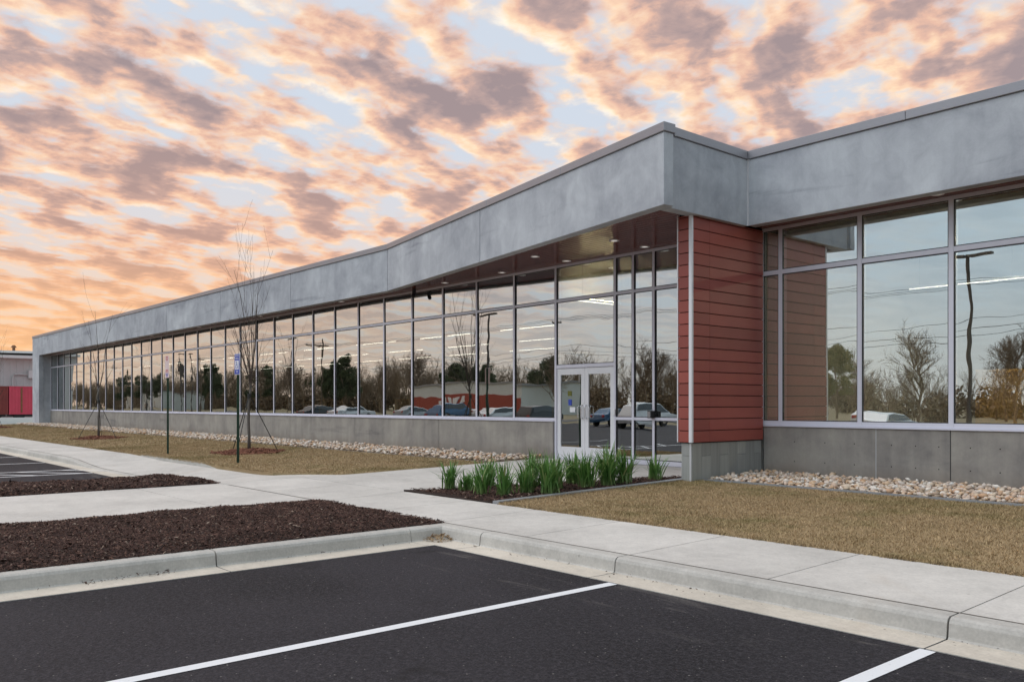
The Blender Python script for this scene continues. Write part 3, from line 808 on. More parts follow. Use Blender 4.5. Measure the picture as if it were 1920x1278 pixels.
# soffit planks (run along the facade)
py = 11.05; PW = .152; kk = 0
while py < YG + .05:
    y0, y1 = py + .003, py + PW - .003
    # x where the inner face of the flared panel sits
    def xin(y):
        t = (y - (YF + TH + .005)) / ((11.10 + TH + .005) - (YF + TH + .005)); return -21.2 + t * (-9.06 + 21.2)
    if y1 < 11.10 + TH + .03: py += PW; continue
    if y0 >= YF + TH + .006: segs = [(-63.93, -50), (-50, -38), (-38, -26), (-26, -13.5), (-13.5, -9.33)]
    else: segs = [(max(xin(y0), xin(y1)) + .03, -13.5 if max(xin(y0), xin(y1)) < -14 else -9.33)]; segs += [(-13.5, -9.33)] if segs[0][1] == -13.5 else []
    for a, c in segs:
        if c - a < .05: continue
        part(MB().box(a + .002, c - .002, y0, y1, 4.925, 4.945), 'soffit_plank', 'soffit_wood', bevel=.004)
    if y0 >= YF + .022 + TH:
        for a, c in ((-9.31, 3), (3, 15)):
            part(MB().box(a + .002, c - .002, y0, y1, 4.925, 4.945), 'soffit_plank', 'soffit_wood', bevel=.004)
    py += PW
part(MB().prism([(-63.93, YF + TH + .01), (-21.1, YF + TH + .01), (-9.3, 11.36), (-9.3, YG + .3), (-63.93, YG + .3)], 4.96, 4.98), 'soffit_backing', 'dark_cavity')
part(MB().box(-9.3, 15, YF + TH + .03, YG + .3, 4.96, 4.98), 'soffit_backing', 'dark_cavity')
# recessed downlights
def downlight(x, y):
    b = MB(); n = 20; r0, r1 = .075, .105
    vs = []; 
    for r, z in ((r1, 4.924), (r1, 4.912), (r0, 4.914), (r0 * .9, 4.921)):
        vs += [(x + r * math.cos(2 * math.pi * i / n), y + r * math.sin(2 * math.pi * i / n), z) for i in range(n)]
    fs = [(k * n + i, k * n + (i + 1) % n, (k + 1) * n + (i + 1) % n, (k + 1) * n + i) for k in range(3) for i in range(n)]
    b.add(vs, fs); b.add([vs[3 * n + i] for i in range(n)], [tuple(range(n))], 1)
    part(b, 'downlight', ['white_trim', 'downlight_lens'])
for x, y in [(-18.99, 13.95), (-16.57, 13.95), (-14.29, 13.0), (-14.25, 13.95), (-11.85, 12.95), (-11.9, 13.95), (-5.9, 13.95), (-2.8, 13.95), (-24.63, 13.95), (-30.7, 13.95), (-36.8, 13.95), (-42.9, 13.95), (-49, 13.95)]:
    downlight(x, y)
# security camera under the canopy edge
b = MB(); b.box(-20.62, -20.54, 13.98, 14.06, 4.80, 4.925); b.tube([(-20.58, 14.02, 4.80), (-20.58, 13.98, 4.70)], [.05, .06], 10); b.tube([(-20.58, 13.98, 4.70), (-20.58, 13.97, 4.66)], [.06, .03], 10)
part(b, 'security_camera', 'black_plastic')

# base wall panels
def base_run(xs, x_end):
    for a, c in zip(xs[:-1], xs[1:]):
        part(MB().box(a + .006, c - .006, 14.20, 14.46, .10, ZS - .012), 'base_panel', 'concrete_base', bevel=.005)
        part(MB().box(a - .006, a + .006, 14.208, 14.40, .11, ZS - .02), 'joint_filler', 'sealant' if abs(a + 7.02) < .1 else 'dark_gasket')
bx = [-19.62 - 4.575 * i for i in range(10)][::-1]
bx = [-63.93] + [v for v in bx if v > -63.4] + [-14.965]
base_run(bx, 0)
base_run([-9.20, -7.02, -5.80, -2.75, .3, 3.35, 6.4, 9.45, 12.5], 0)
# form-tie holes in the right base wall
for x in [-8.55, -7.95, -7.4, -6.75, -6.35, -5.98, -5.5, -5.07, -4.65, -4.2, -3.7]:
    for z in (.92, .56):
        b = MB(); n = 8
        b.add([(x + .010 * math.cos(2 * math.pi * i / n), 14.1985, z + .010 * math.sin(2 * math.pi * i / n)) for i in range(n)], [tuple(range(n))])
        part(b, 'tie_hole', 'dark_cavity')
# sills
def sill(a, c):
    part(MB().box(a, c, 14.175, 14.42, ZS - .010, ZS + .012), 'sill_flashing', 'aluminium', bevel=.003)
sill(-63.93, -14.962); sill(-9.19, 13)

# framing
FW = .032; FD = .16
def vmull(x, z0, z1, w=FW):
    part(MB().box(x - w, x + w, YG, YG + FD, z0, z1), 'mullion', 'aluminium', bevel=.003)
def hrail(x0, x1, z, w=FW, name='rail', yo=.004):
    part(MB().box(x0, x1, YG + yo, YG + FD - .004, z - w, z + w), name, 'aluminium', bevel=.003)
PANES = []
def pane(x0, x1, z0, z1):
    """glass slab set back in the framing, with a dark gasket reveal"""
    y = YG + .034
    b = MB().box(x0 - .008, x1 + .008, y, y + .02, z0 - .008, z1 + .008)
    b.m = [1, 1, 0, 1, 1, 1]
    cx, cz = (x0 + x1) / 2, (z0 + z1) / 2
    b.v = [(a - cx, c - y, d - cz) for a, c, d in b.v]
    o = part(b, 'glass_pane', ['glass_coated', 'glass_inner'], loc=(cx, y, cz))
    o.rotation_euler = (random.gauss(0, .0018), 0, random.gauss(0, .0028))
    t = .014
    g_ = MB()
    for (a, c, e, f_) in ((x0, x0 + t, z0, z1), (x1 - t, x1, z0, z1), (x0, x1, z0, z0 + t), (x0, x1, z1 - t, z1)):
        g_.box(a, c, y - .022, y - .003, e, f_)
    part(g_, 'gasket', 'dark_gasket')
# left wing: 5 ft bays from the doors to the far pilaster
mx = [-14.93 - 1.525 * i for i in range(33)]
mx = [x for x in mx if x > -63.6] + [-63.89]
for x in mx[1:]: vmull(x, ZS + .014, ZH + .064)
for a, c in zip(mx[1:], mx[:-1]):
    l, r = a + FW, c - FW
    hrail(l, r, ZT); hrail(l, r, ZS + .014 + FW); hrail(l, r, ZH + FW)
    pane(l, r, ZS + .014 + 2 * FW, ZT - FW); pane(l, r, ZT + FW, ZH)
# entrance: door jambs + side lights
ZFL = .305
vmull(-14.93, ZFL, ZH + .064); vmull(-13.02, ZFL, ZH + .064)
sx = [-13.02, -12.49, -11.91, -10.75, -9.53]
for x in sx[1:]: vmull(x, ZFL, ZH + .064)
for a, c in zip(sx[:-1], sx[1:]):
    l, r = a + FW, c - FW
    for z in (ZFL + .05, 1.29, ZT, ZH + FW): hrail(l, r, z, .05 if z < 1 else FW)
    pane(l, r, ZFL + .10, 1.29 - FW); pane(l, r, 1.29 + FW, ZT - FW); pane(l, r, ZT + FW, ZH)
l, r = -14.93 + FW, -13.02 - FW
hrail(l, r, ZT); hrail(l, r, ZH + FW); hrail(l, r, 2.50, .04)
pane(l, r, 2.54, ZT - FW); pane(l, r, ZT + FW, ZH)
# doors
def door(x0, x1, hinge):
    d = part(MB(), 'door', 'aluminium') if False else None
    y0, y1 = YG + .03, YG + .075
    b = MB()
    st = .115
    b.box(x0, x0 + st, y0, y1, ZFL + .02, 2.452).box(x1 - st, x1, y0, y1, ZFL + .02, 2.452)
    b.box(x0 + st, x1 - st, y0 + .001, y1 - .001, 2.452 - .15, 2.452).box(x0 + st, x1 - st, y0 + .001, y1 - .001, ZFL + .02, ZFL + .30)
    d = part(b, 'door', 'white_trim')
    y = YG + .05
    bb = MB().box(x0 + st - .004, x1 - st + .004, y, y + .01, ZFL + .296, 2.306); bb.m = [1, 1, 0, 1, 1, 1]
    part(bb, 'glass_pane', ['glass_coated', 'glass_inner'], parent=d)
    hx = x1 - .06 if hinge < 0 else x0 + .06
    h = MB().tube([(hx, y0, 1.58), (hx, y0 - .06, 1.58), (hx + .0, y0 - .06, 1.28), (hx, y0, 1.28)], [.014] * 4, 8)
    h.tube([(hx + .12 * hinge, y0, 1.56), (hx + .12 * hinge, y0 - .05, 1.55), (hx + .12 * hinge, y0 - .05, 1.31), (hx + .12 * hinge, y0, 1.30)], [.011] * 4, 8)
    part(h, 'handle', 'chrome', parent=d, smooth=True)
    return d
xm = (l + r) / 2
door(l + .006, xm - .004, -1); door(xm + .004, r - .006, 1)
part(MB().box(-14.96, -13.0, YG - .02, YG + FD, ZFL - .02, ZFL + .014), 'threshold', 'aluminium')
part(MB().box(-13.06, -12.985, YG - .035, YG - .002, 1.36, 1.50), 'push_button', 'white_trim', bevel=.004)
b = MB().box(-11.98, -11.86, YG - .12, YG - .002, 1.31, 1.47)
part(b, 'card_reader', 'black_plastic', bevel=.008)
part(MB().box(-11.965, -11.885, YG - .128, YG - .1205, 1.33, 1.45), 'reader_plate', 'chrome')
# small notices on the left door glass
part(MB().box(-14.55, -14.42, YG + .043, YG + .046, 1.80, 1.92), 'notice', 'spring_leaves')
part(MB().box(-14.53, -14.42, YG + .043, YG + .046, 1.58, 1.72), 'notice', 'sign_blue')
part(MB().box(-14.48, -14.30, YG + .043, YG + .046, 1.42, 1.54), 'notice', 'sign_white')
# right wing windows
rm = [-9.27, -8.87, -7.33, -5.81] + [-5.81 + 1.525 * i for i in range(1, 12)]
for x in rm: vmull(x, ZS + .014, ZH + .064, .04)
for a, c in zip(rm[:-1], rm[1:]):
    l2, r2 = a + .04, c - .04
    hrail(l2, r2, ZT, .042); hrail(l2, r2, ZS + .014 + .042, .042); hrail(l2, r2, ZH + FW)
    pane(l2, r2, ZS + .014 + .084, ZT - .042); pane(l2, r2, ZT + .042, ZH)

# entrance column: red boards, white corner trims, grey tiles at the foot
fin = part(MB().box(-9.475, -9.225, 12.045, 14.19, .93, 4.915), 'entry_column', 'dark_cavity')
pitch = .2055
z = .945; k = 0
while z < 4.86:
    z1 = min(z + pitch - .014, 4.87)
    part(MB().box(-9.492, -9.262, 12.02, 12.043, z, z1), 'board', 'red_board', parent=fin, bevel=.002)
    part(MB().box(-9.223, -9.20, 12.062, 12.530, z, z1), 'board', 'red_board', parent=fin, bevel=.002)
    part(MB().box(-9.223, -9.20, 12.534, 14.19, z, z1), 'board', 'red_board', parent=fin, bevel=.002)
    part(MB().box(-9.50, -9.477, 12.062, 14.19, z, z1), 'board', 'red_board', parent=fin, bevel=.002)
    z += pitch; k += 1
b = MB().box(-9.258, -9.195, 12.012, 12.043, .942, 4.90).box(-9.2235, -9.195, 12.0435, 12.058, .942, 4.90)
part(b, 'corner_trim', 'white_trim', parent=fin)
part(MB().box(-9.512, -9.494, 12.012, 12.06, .942, 4.90), 'corner_trim', 'white_trim', parent=fin)
part(MB().box(-9.44, -9.27, 12.09, 14.19, .12, .93), 'column_plinth', 'dark_cavity', parent=fin)
# tiles: front
yt = 12.055
part(MB().box(-9.448, -9.272, yt, yt + .03, .60 + .11, .928), 'tile', 'grey_tile', parent=fin, bevel=.002)
part(MB().box(-9.448, -9.272, yt, yt + .03, .15, .60 + .106), 'tile', 'grey_tile', parent=fin, bevel=.002)
part(MB().box(-9.269, -9.252, yt - .003, yt + .03, .15, .928), 'corner_trim', 'white_trim', parent=fin)
y = 12.088; w = .2675; j = 0
brk = [.20, .70, .17, .70, .16, .69, .16, .69]
while y < 14.18 - .02:
    y1 = min(y + w - .004, 14.19)
    zb_ = brk[j % 8]
    if zb_ > .3:
        part(MB().box(-9.268, -9.24, y, y1, .10, zb_ - .002), 'tile', 'grey_tile', parent=fin, bevel=.002)
    part(MB().box(-9.268, -9.24, y, y1, zb_ + .002 if zb_ > .3 else .10, .928), 'tile', 'grey_tile', parent=fin, bevel=.002)
    y += w; j += 1

# interior
part(MB().box(-63.9, 15, 14.47, 31.9, .20, .30), 'interior_floor', 'interior_floor')
part(MB().box(-63.9, 15, 14.47, 31.9, 5.05, 5.10), 'interior_ceiling', 'interior_ceiling')
part(MB().box(-63.9, 15, 31.9, 32.1, .2, 5.6), 'interior_wall', 'interior_wall')
part(MB().box(15, 15.2, 14.3, 32, .0, 6.0), 'interior_wall', 'interior_wall')
part(MB().box(-9.46, -9.30, 14.50, 31.9, .30, 5.05), 'interior_wall', 'interior_wall')
part(MB().box(-15.3, -15.15, 14.6, 31.9, .30, 5.05), 'interior_wall', 'interior_wall')
part(MB().box(-15.3, -9.46, 24.0, 24.2, .30, 5.05), 'interior_wall', 'interior_wall')
def thing(mb, name, m, label, cat, group=None, **kw):
    o = mb.build(name, m, None, **kw); return tag(o, label, cat, group)
thing(MB().box(-7.65, -2.2, 20.0, 20.12, .302, 2.36), 'office_partition', 'maple_panel', 'honey coloured low partition seen through the right windows', 'partition', bevel=.01)
for i, (x, y, w, h) in enumerate([(-45, 24, 2.6, 1.9), (-38.5, 25, 2.2, 1.9), (-33, 24, 3.0, 1.8), (-27.5, 26, 2.0, 2.0)]):
    thing(MB().box(x, x + w, y, y + .12, .302, h), 'office_partition', 'maple_panel', 'honey coloured partition dim behind the left window wall', 'partition', 'partitions inside the left wing', bevel=.01)
thing(MB().box(-7.2, -5.2, 17.2, 18.0, 1.00, 1.04).box(-7.15, -7.10, 17.25, 17.95, .302, .999).box(-5.30, -5.25, 17.25, 17.95, .302, .999), 'desk', 'white_wall_paint', 'pale desk just inside the right windows', 'desk')
def strip(x, y, z, L, lab, grp, ang=0, m='strip_light'):
    r = empty('strip_light', (x, y, z), ang)
    MB().box(-L / 2, L / 2, -.04 if m == 'strip_light' else -.08, .04 if m == 'strip_light' else .08, .0, .05).build('housing', 'white_trim', r)
    MB().box(-L / 2 + .01, L / 2 - .01, -.026 if m == 'strip_light' else -.07, .026 if m == 'strip_light' else .07, -.012, -.001).build('diffuser', m, r)
    MB().tube([(-L * .4, 0, .07), (-L * .4, 0, 5.05 - z)], [.006, .006], 4).tube([(L * .4, 0, .07), (L * .4, 0, 5.05 - z)], [.006, .006], 4).build('hanger', 'interior_dark', r)
    tag(r, lab, 'light', grp)
for y in (19.8, 23.8, 27.8):
    for x in range(-62, -16, 5):
        if x > -24 and y > 20: continue
        strip(x + (1.2 if y > 22 else 0), y, 4.25, 3.2, 'long thin ceiling light glowing behind the left window wall', 'strip lights in the left wing')
for x, y in ((-7.8, 19.8), (-4.0, 19.8), (-5.0, 23.8), (-1.2, 23.8), (-6.0, 27.8), (.5, 19.8), (3, 23.8)):
    strip(x, y, 4.25, 2.4, 'long thin ceiling light glowing behind the right windows', 'strip lights in the right wing')
strip(-14.72, 15.55, 4.12, 1.5, 'ceiling light glowing behind the glass just above the doors', None, math.pi / 2)
part(MB().box(-14.72 - .03, -14.72 + .03, 14.9, 16.2, 4.172, 4.178), 'light_top_slot', 'uplight')
strip(-3.8, 18.7, 4.97, 4.2, 'unseen light added to brighten the honey coloured partition', None, 0, 'partition_fill')  # added lamp, kept out of view, only brightens the partition

# ================================================================== lilies
def lily(x, y, h, n, seed):
    r = random.Random(seed); b = MB()
    for i in range(n):
        a = r.uniform(0, 6.283); L = h * r.uniform(.62, 1.32); lean = abs(r.gauss(.26, .20)); w = r.uniform(.010, .018)
        bx, by = r.gauss(0, .055), r.gauss(0, .055)
        dx, dy = math.cos(a), math.sin(a); px, py_ = -dy, dx
        droop = r.random() ** 1.6 * 1.25
        pts = []; seg = 6; cx = cz = 0; ang = lean
        for s_ in range(seg + 1):
            t = s_ / seg
            ww = w * (0.75 + .5 * t if t < .4 else .95 * (1 - ((t - .4) / .6) ** 1.6)) + .0006
            pts.append((bx + dx * cx, by + dy * cx, cz, ww))
            ang = lean + droop * t * t * 1.6
            cx += math.sin(ang) * L / seg; cz += math.cos(ang) * L / seg
        vs = []
        for (qx, qy, qz, ww) in pts: vs += [(qx - px * ww, qy - py_ * ww, qz + ww * .35), (qx, qy, qz), (qx + px * ww, qy + py_ * ww, qz + ww * .35)]
        fs = []
        for s_ in range(seg):
            k = s_ * 3; fs += [(k, k + 1, k + 4, k + 3), (k + 1, k + 2, k + 5, k + 4)]
        b.add(vs, fs)
    o = b.build('lily_clump', 'lily_leaf', None, (x, y, float(zg(x, y)) + .02), smooth=True)
    return o
LIL = [(-11.42, 8.50, .40, 'leftmost green lily clump at the tip of the mulch bed'),
       (-10.92, 8.42, .34, 'small green lily clump second from the left in the front row'),
       (-11.15, 9.02, .40, 'green lily clump behind the second and third front clumps'),
       (-10.40, 8.42, .42, 'green lily clump third from the left in the front row'),
       (-9.98, 8.46, .44, 'front lily clump nearest the corner where edging meets walk'),
       (-10.02, 8.85, .42, 'green lily clump just behind the corner clump'),
       (-10.62, 9.62, .52, 'tall green lily clump mid bed along the approach walk edge'),
       (-10.15, 9.55, .48, 'green lily clump in the thick middle of the bed'),
       (-9.75, 9.08, .56, 'tall arching lily clump by the edging, middle of front row'),
       (-10.40, 10.32, .52, 'green lily clump in front of the left door leaf'),
       (-9.88, 10.10, .50, 'green lily clump by the edging below the right door leaf'),
       (-10.08, 10.85, .54, 'dense tall lily clump in front of the right door leaf'),
       (-9.84, 10.62, .50, 'green lily clump squeezed beside the dense tall one'),
       (-9.80, 11.05, .46, 'second lily clump from the red column'),
       (-9.78, 11.75, .40, 'small lily clump nearest the red column')]
for i, (x, y, h, lb) in enumerate(LIL):
    tag(lily(x + random.uniform(-.05, .05), y + random.uniform(-.06, .06), h * random.uniform(.88, 1.14), random.randint(85, 120) if h > .45 else random.randint(50, 85), 100 + i), lb, 'plant', 'lilies in the entrance bed')

# ================================================================== young staked trees
def branch_tubes(b, p, d, L, r, depth, R, spread, up, sides=5, rmin=.004, kids=(3, 4), lean=.55):
    n = 5; pts = [Vector(p)]; rr = [r]; dd = Vector(d)
    for i in range(n):
        dd = (dd + Vector((R.gauss(0, .07), R.gauss(0, .07), up * .12))).normalized()
        pts.append(pts[-1] + dd * L / n); rr.append(max(rmin * .6, r * (1 - .75 * (i + 1) / n)))
    b.tube(pts, rr, sides if depth > 1 else 3, cap=False)
    if depth <= 0: return
    for k in range(R.randint(*kids)):
        t = R.uniform(.25, .95); i = min(n - 1, int(t * n)); q = pts[i].lerp(pts[i + 1], t * n - i)
        a = R.uniform(0, 6.283); o = dd.orthogonal().normalized(); o = Matrix.Rotation(a, 3, dd) @ o
        nd = (dd * (1 - spread) + o * spread + Vector((0, 0, up * .25))).normalized()
        branch_tubes(b, q, nd, L * R.uniform(lean, lean + .25), max(rmin, rr[i] * .62), depth - 1, R, spread, up, sides, rmin, kids, lean)
def young_tree(x, y, height, seed, lab, lean_dir=0.0, stems=9, kids=(2, 3), low=7):
    R = random.Random(seed); z0 = float(zg(x, y)) + .04
    root = empty('young_tree', (x, y, z0)); tag(root, lab, 'tree', 'young staked trees on the left lawn')
    th = height * .36
    tp = [(R.gauss(0, .01) * i, R.gauss(0, .01) * i, th * i / 5 * 1.15) for i in range(6)]
    MB().tube(tp, [.050, .044, .041, .038, .036, .030], 8).build('trunk', 'young_bark', root, smooth=True)
    b = MB(); top = Vector(tp[-1])
    for i in range(stems):
        a = 6.283 * i / stems + R.uniform(-.4, .4); s_ = R.uniform(.10, .42) if i else .04
        st = Vector(tp[4]).lerp(top, R.random())
        d = Vector((math.cos(a) * s_, math.sin(a) * s_, 1)).normalized()
        branch_tubes(b, st, d, (height - th) * (1.0 if i < 3 else R.uniform(.35, .68)), .017, 2, R, .34, .55, 5, .0040, kids, .36)
    for i in range(low):
        a = R.uniform(0, 6.283); s_ = R.uniform(.5, .9); st = Vector(tp[3]).lerp(top, R.random())
        branch_tubes(b, st, Vector((math.cos(a) * s_, math.sin(a) * s_, 1)).normalized(), height * R.uniform(.18, .3), .010, 1, R, .4, .4, 4, .004, (2, 3), .45)
    b.build('crown', 'twig_bark', root)
    for i in range(3):
        a = lean_dir + 6.283 * i / 3 + .35
        ex, ey = .80 * math.cos(a), .80 * math.sin(a)
        zt = float(zg(x + ex, y + ey)) + .01 - z0
        MB().tube([(ex, ey, zt), (ex * .03, ey * .03, th * .82)], [.012, .012], 6).build('guy_stake', 'black_strap', root)
    MB().tube([(0, 0, th * .80), (0, 0, th * .86)], [.055, .055], 8).build('strap', 'black_strap', root)
    # pine straw ring
    zr = lambda X, Y: zg(X, Y) + .012 + .075 * (1 - sm(.3, .95, np.hypot((np.asarray(X) - x) / 1.0, (np.asarray(Y) - y) / 1.0)))
    V = [(x, y, float(zr(x, y)))]; F = []
    for k, rr in enumerate((.3, .6, .92)):
        for j in range(24):
            X, Y = x + rr * math.cos(j * math.pi / 12), y + rr * math.sin(j * math.pi / 12)
            V.append((X, Y, float(zr(X, Y)) - (.03 if k == 2 else 0)))
    F += [(0, 1 + j, 1 + (j + 1) % 24) for j in range(24)]
    F += [(1 + k * 24 + j, 25 + k * 24 + j, 25 + k * 24 + (j + 1) % 24, 1 + k * 24 + (j + 1) % 24) for k in range(2) for j in range(24)]
    ring = MB().add(V, F).build('mulch_ring', 'pine_straw')
    c = chips('straw', 3800, lambda X, Y: np.hypot(X - x, Y - y) < .98 * (1 + .1 * np.sin(5 * np.arctan2(Y - y, X - x))), x - 1.1, x + 1.1, y - 1.1, y + 1.1, zr, .10, 'pine_straw'); c.parent = ring; tag(c, kind='stuff')
    return ring
tag(young_tree(-37.1, 10.0, 4.9, 11, 'bare young staked tree farther left on the lawn', .3, 4, (1, 2), 4), 'reddish mulch ring around the farther staked tree', 'mulch ring')
tag(young_tree(-23.4, 10.3, 5.3, 23, 'bare young staked tree with many upright twigs beside the blue sign', .9, 10, (2, 3), 8), 'reddish mulch ring around the nearer staked tree', 'mulch ring')
tag(young_tree(-58.2, 9.9, 4.6, 31, 'bare young staked tree at the left end of the lawn', .1, 6), 'reddish mulch ring at the left edge of the photo', 'mulch ring')

# ================================================================== parking signs
def text_mesh(s, size, m, parent, loc, ext=.0008):
    cu = bpy.data.curves.new('txt', 'FONT'); cu.body = s; cu.size = size; cu.align_x = 'CENTER'; cu.align_y = 'CENTER'; cu.extrude = ext
    t = bpy.data.objects.new('txt', cu); COL.objects.link(t)
    dg = bpy.context.evaluated_depsgraph_get()
    me = bpy.data.meshes.new_from_object(t.evaluated_get(dg)); me.materials.clear(); me.materials.append(MATS[m])
    bpy.data.objects.remove(t)
    o = link('lettering', me, parent, loc, (rad(90), 0, 0)); return o
def round_rect(w, h, r, n=4):
    out = []
    for cx, cz, a0 in ((w / 2 - r, h / 2 - r, 0), (-w / 2 + r, h / 2 - r, 90), (-w / 2 + r, -h / 2 + r, 180), (w / 2 - r, -h / 2 + r, 270)):
        for k in range(n + 1):
            t = rad(a0 + 90 * k / n); out.append((cx + r * math.cos(t), cz + r * math.sin(t)))
    return out
def plate(w, h, y0, y1, cz, r=.02):
    p = round_rect(w, h, r); n = len(p); b = MB()
    vs = [(x, y0, cz + z) for x, z in p] + [(x, y1, cz + z) for x, z in p]
    return b.add(vs, [tuple(range(n)), tuple(range(2 * n - 1, n - 1, -1))] + [(i, n + i, n + (i + 1) % n, (i + 1) % n) for i in range(n)])
def post(x, y, top, lab):
    z0 = float(zg(x, y)); r = empty('sign_post', (x, y, z0)); tag(r, lab, 'sign post', 'sign posts along the left walk')
    H_ = top - z0
    b = MB()  # flanged U channel
    b.box(-.040, -.024, -.004, 0.0, -.2, H_).box(.024, .040, -.004, 0, -.2, H_).box(-.027, -.022, 0.0, .032, -.2, H_).box(.022, .027, 0, .032, -.2, H_).box(-.022, .022, .028, .032, -.2, H_)
    b.build('channel', 'green_post', r)
    return r
r = post(-19.9, 8.47, 2.80, 'green post carrying the blue accessible parking sign')
h0 = float(zg(0, 8.47))
s_ = plate(.305, .50, -.012, -.008, 2.565 - h0).build('sign_panel', 'sign_white', r)
plate(.285, .48, -.0145, -.0125, 2.565 - h0, .015).build('sign_face', 'sign_blue', s_)
plate(.20, .215, -.0168, -.0148, 2.545 - h0, .006).build('symbol_panel', 'sign_white', s_)
text_mesh('RESERVED', .046, 'sign_white', s_, (0, -.0158, 2.765 - h0)); text_mesh('PARKING', .052, 'sign_white', s_, (0, -.0158, 2.70 - h0)); text_mesh('VAN', .05, 'sign_white', s_, (0, -.0158, 2.385 - h0))
b = MB(); cz = 2.545 - h0
b.tube([(-.012, -.0178, cz + .085), (-.012, -.0178, cz + .064)], [.012, .012], 8)
b.tube([(-.012, -.0178, cz + .055), (-.006, -.0178, cz - .005), (.035, -.0178, cz - .008), (.052, -.0178, cz - .062), (.066, -.0178, cz - .058)], [.009] * 5, 6)
b.tube([(-.010, -.0178, cz + .03), (.03, -.0178, cz + .028)], [.006] * 2, 6)
b.tube([(-.012 + .047 * math.cos(a), -.0178, cz - .038 + .047 * math.sin(a)) for a in np.linspace(2.0, 6.1, 14)], [.006] * 14, 5)
b.build('wheelchair_symbol', 'sign_blue', s_)
r = post(-24.8, 8.5, 2.96, 'green post carrying the pale pink sign, left of the blue one')
s_ = plate(.305, .62, -.012, -.008, 2.665 - h0).build('sign_panel', 'sign_pink', r)
for k, (z, w) in enumerate([(2.93, .17), (2.885, .20), (2.84, .15), (2.56, .19), (2.52, .22)]):
    MB().box(-w / 2, w / 2, -.0145, -.0125, z - h0, z + .022 - h0).build('printed_line', 'sign_red', s_)
for k, (z, w) in enumerate([(2.46, .22), (2.42, .18), (2.385, .12)]):
    MB().box(-w / 2, w / 2, -.0145, -.0125, z - h0, z + .022 - h0).build('printed_line', 'sign_blue', s_)

# ================================================================== far left: metal shed, containers, dock kerb
shed = empty('metal_shed', (-101, 22, 0)); tag(shed, 'pale ribbed metal shed beyond the left end of the building', 'building')
b = MB(); n = 120
for i in range(n):
    y0 = -18 + 36 * i / n; y1 = y0 + .3
    b.box(-.5, .0 if i % 2 else -.035, y0, y1, 0, 6.75 - .0)
b.build('ribbed_wall', 'metal_siding', shed)
MB().add([(.7, -18.6, 6.72), (.7, 18.6, 7.15), (-30, 18.6, 7.15), (-30, -18.6, 6.72), (.7, -18.6, 6.95), (.7, 18.6, 7.38), (-30, 18.6, 7.38), (-30, -18.6, 6.95)],
         [(0, 3, 2, 1), (4, 5, 6, 7), (0, 1, 5, 4), (1, 2, 6, 5), (2, 3, 7, 6), (3, 0, 4, 7)]).build('roof', 'eave_metal', shed)
MB().box(-30, -.5, -18, 18, 0, 6.7).build('shed_body', 'metal_siding', shed)
MB().box(.1, 1.3, -4.4, .2, 6.35, 6.62).build('awning', 'eave_metal', shed)
MB().tube([(.15, -3.1, .2), (.15, -3.1, 4.5), (.15, -2.9, 4.72), (.15, -1.6, 4.72)], [.09] * 4, 8).build('duct', 'metal_siding', shed)
MB().box(.02, .5, -1.7, -1.1, 4.35, 5.15).build('duct_box', 'eave_metal', shed)
b = MB(); b.tube([(-2, -2.6, 7.2), (-2, -2.6, 7.6)], [.14, .14], 8).tube([(-2, -2.6, 7.6), (-2, -2.6, 7.85)], [.30, .12], 8); b.build('roof_vent', 'rust', shed)
def container(x, y0, y1, m, lab):
    r = empty('cargo_trailer', (x, y0, .02)); tag(r, lab, 'trailer'); L = y1 - y0; b = MB(); n = int(L / .14)
    for i in range(n):
        b.box(-2.4, -.03 if i % 2 else 0, i * L / n, (i + 1) * L / n, .72, 3.28)
    b.build('box_body', m, r)
    MB().box(-2.42, .02, -.02, L + .02, 3.28, 3.36).box(-2.42, .02, -.02, L + .02, .62, .72).build('rail', m, r)
    MB().box(-1.9, -.5, .1, L - .1, .40, .62).build('chassis', 'black_plastic', r)
    for yy in (.9, L - 1.0):
        MB().tube([(-.15, yy, .48), (-.5, yy, .48)], [.48, .48], 20).build('wheel', 'tyre', r)
    return r
r = container(-95, 17.50, 26.5, 'container_pink', 'bright pinkish red container trailer beside the shed')
MB().box(.005, .03, 1.0, 1.14, .8, 3.2).build('rust_streak', 'rust', r)
r = container(-95.05, 8.2, 17.42, 'container_maroon', 'dark maroon container trailer left of the pinkish one')
MB().box(.005, .04, 8.3, 8.5, 1.1, 1.35).build('marker_lamp', 'amber_lens', r)
thing(MB().box(-80.3, -80, 2, 30, .0, .52), 'dock_wall', 'white_wall_paint', 'low white concrete wall in front of the trailers', 'wall', bevel=.02)

# ================================================================== across the lot and road (seen only as reflections in the glass)
def utility_pole(x, y, lab, hgt=10.5):
    r = empty('utility_pole', (x, y, -.06)); tag(r, lab, 'utility pole', 'utility poles along the far road')
    MB().tube([(0, 0, -.5), (0, 0, hgt)], [.17, .11], 10).build('pole', 'pole_wood', r)
    MB().box(-.06, .06, -1.2, 1.2, hgt - .9, hgt - .76).build('crossarm', 'pole_wood', r)
    b = MB()
    for q in (-1.1, -.4, .4, 1.1): b.tube([(0, q, hgt - .76), (0, q, hgt - .6)], [.04, .03], 6)
    b.build('insulator', 'sign_white', r)
UP = [-244.2, -198.2, -152.2, -106.2, -60.2, -14.2, 31.8]
for x in UP: utility_pole(x, -29, 'weathered wooden utility pole across the road')
def wire(p, q, sag, lab):
    pts = []
    for i in range(17):
        t = i / 16; v = Vector(p).lerp(Vector(q), t); v.z -= sag * 4 * t * (1 - t); pts.append(v)
    return tag(MB().tube(pts, [.016] * 17, 3).build('power_line', 'wire'), lab, 'wire', 'power lines along the far road')
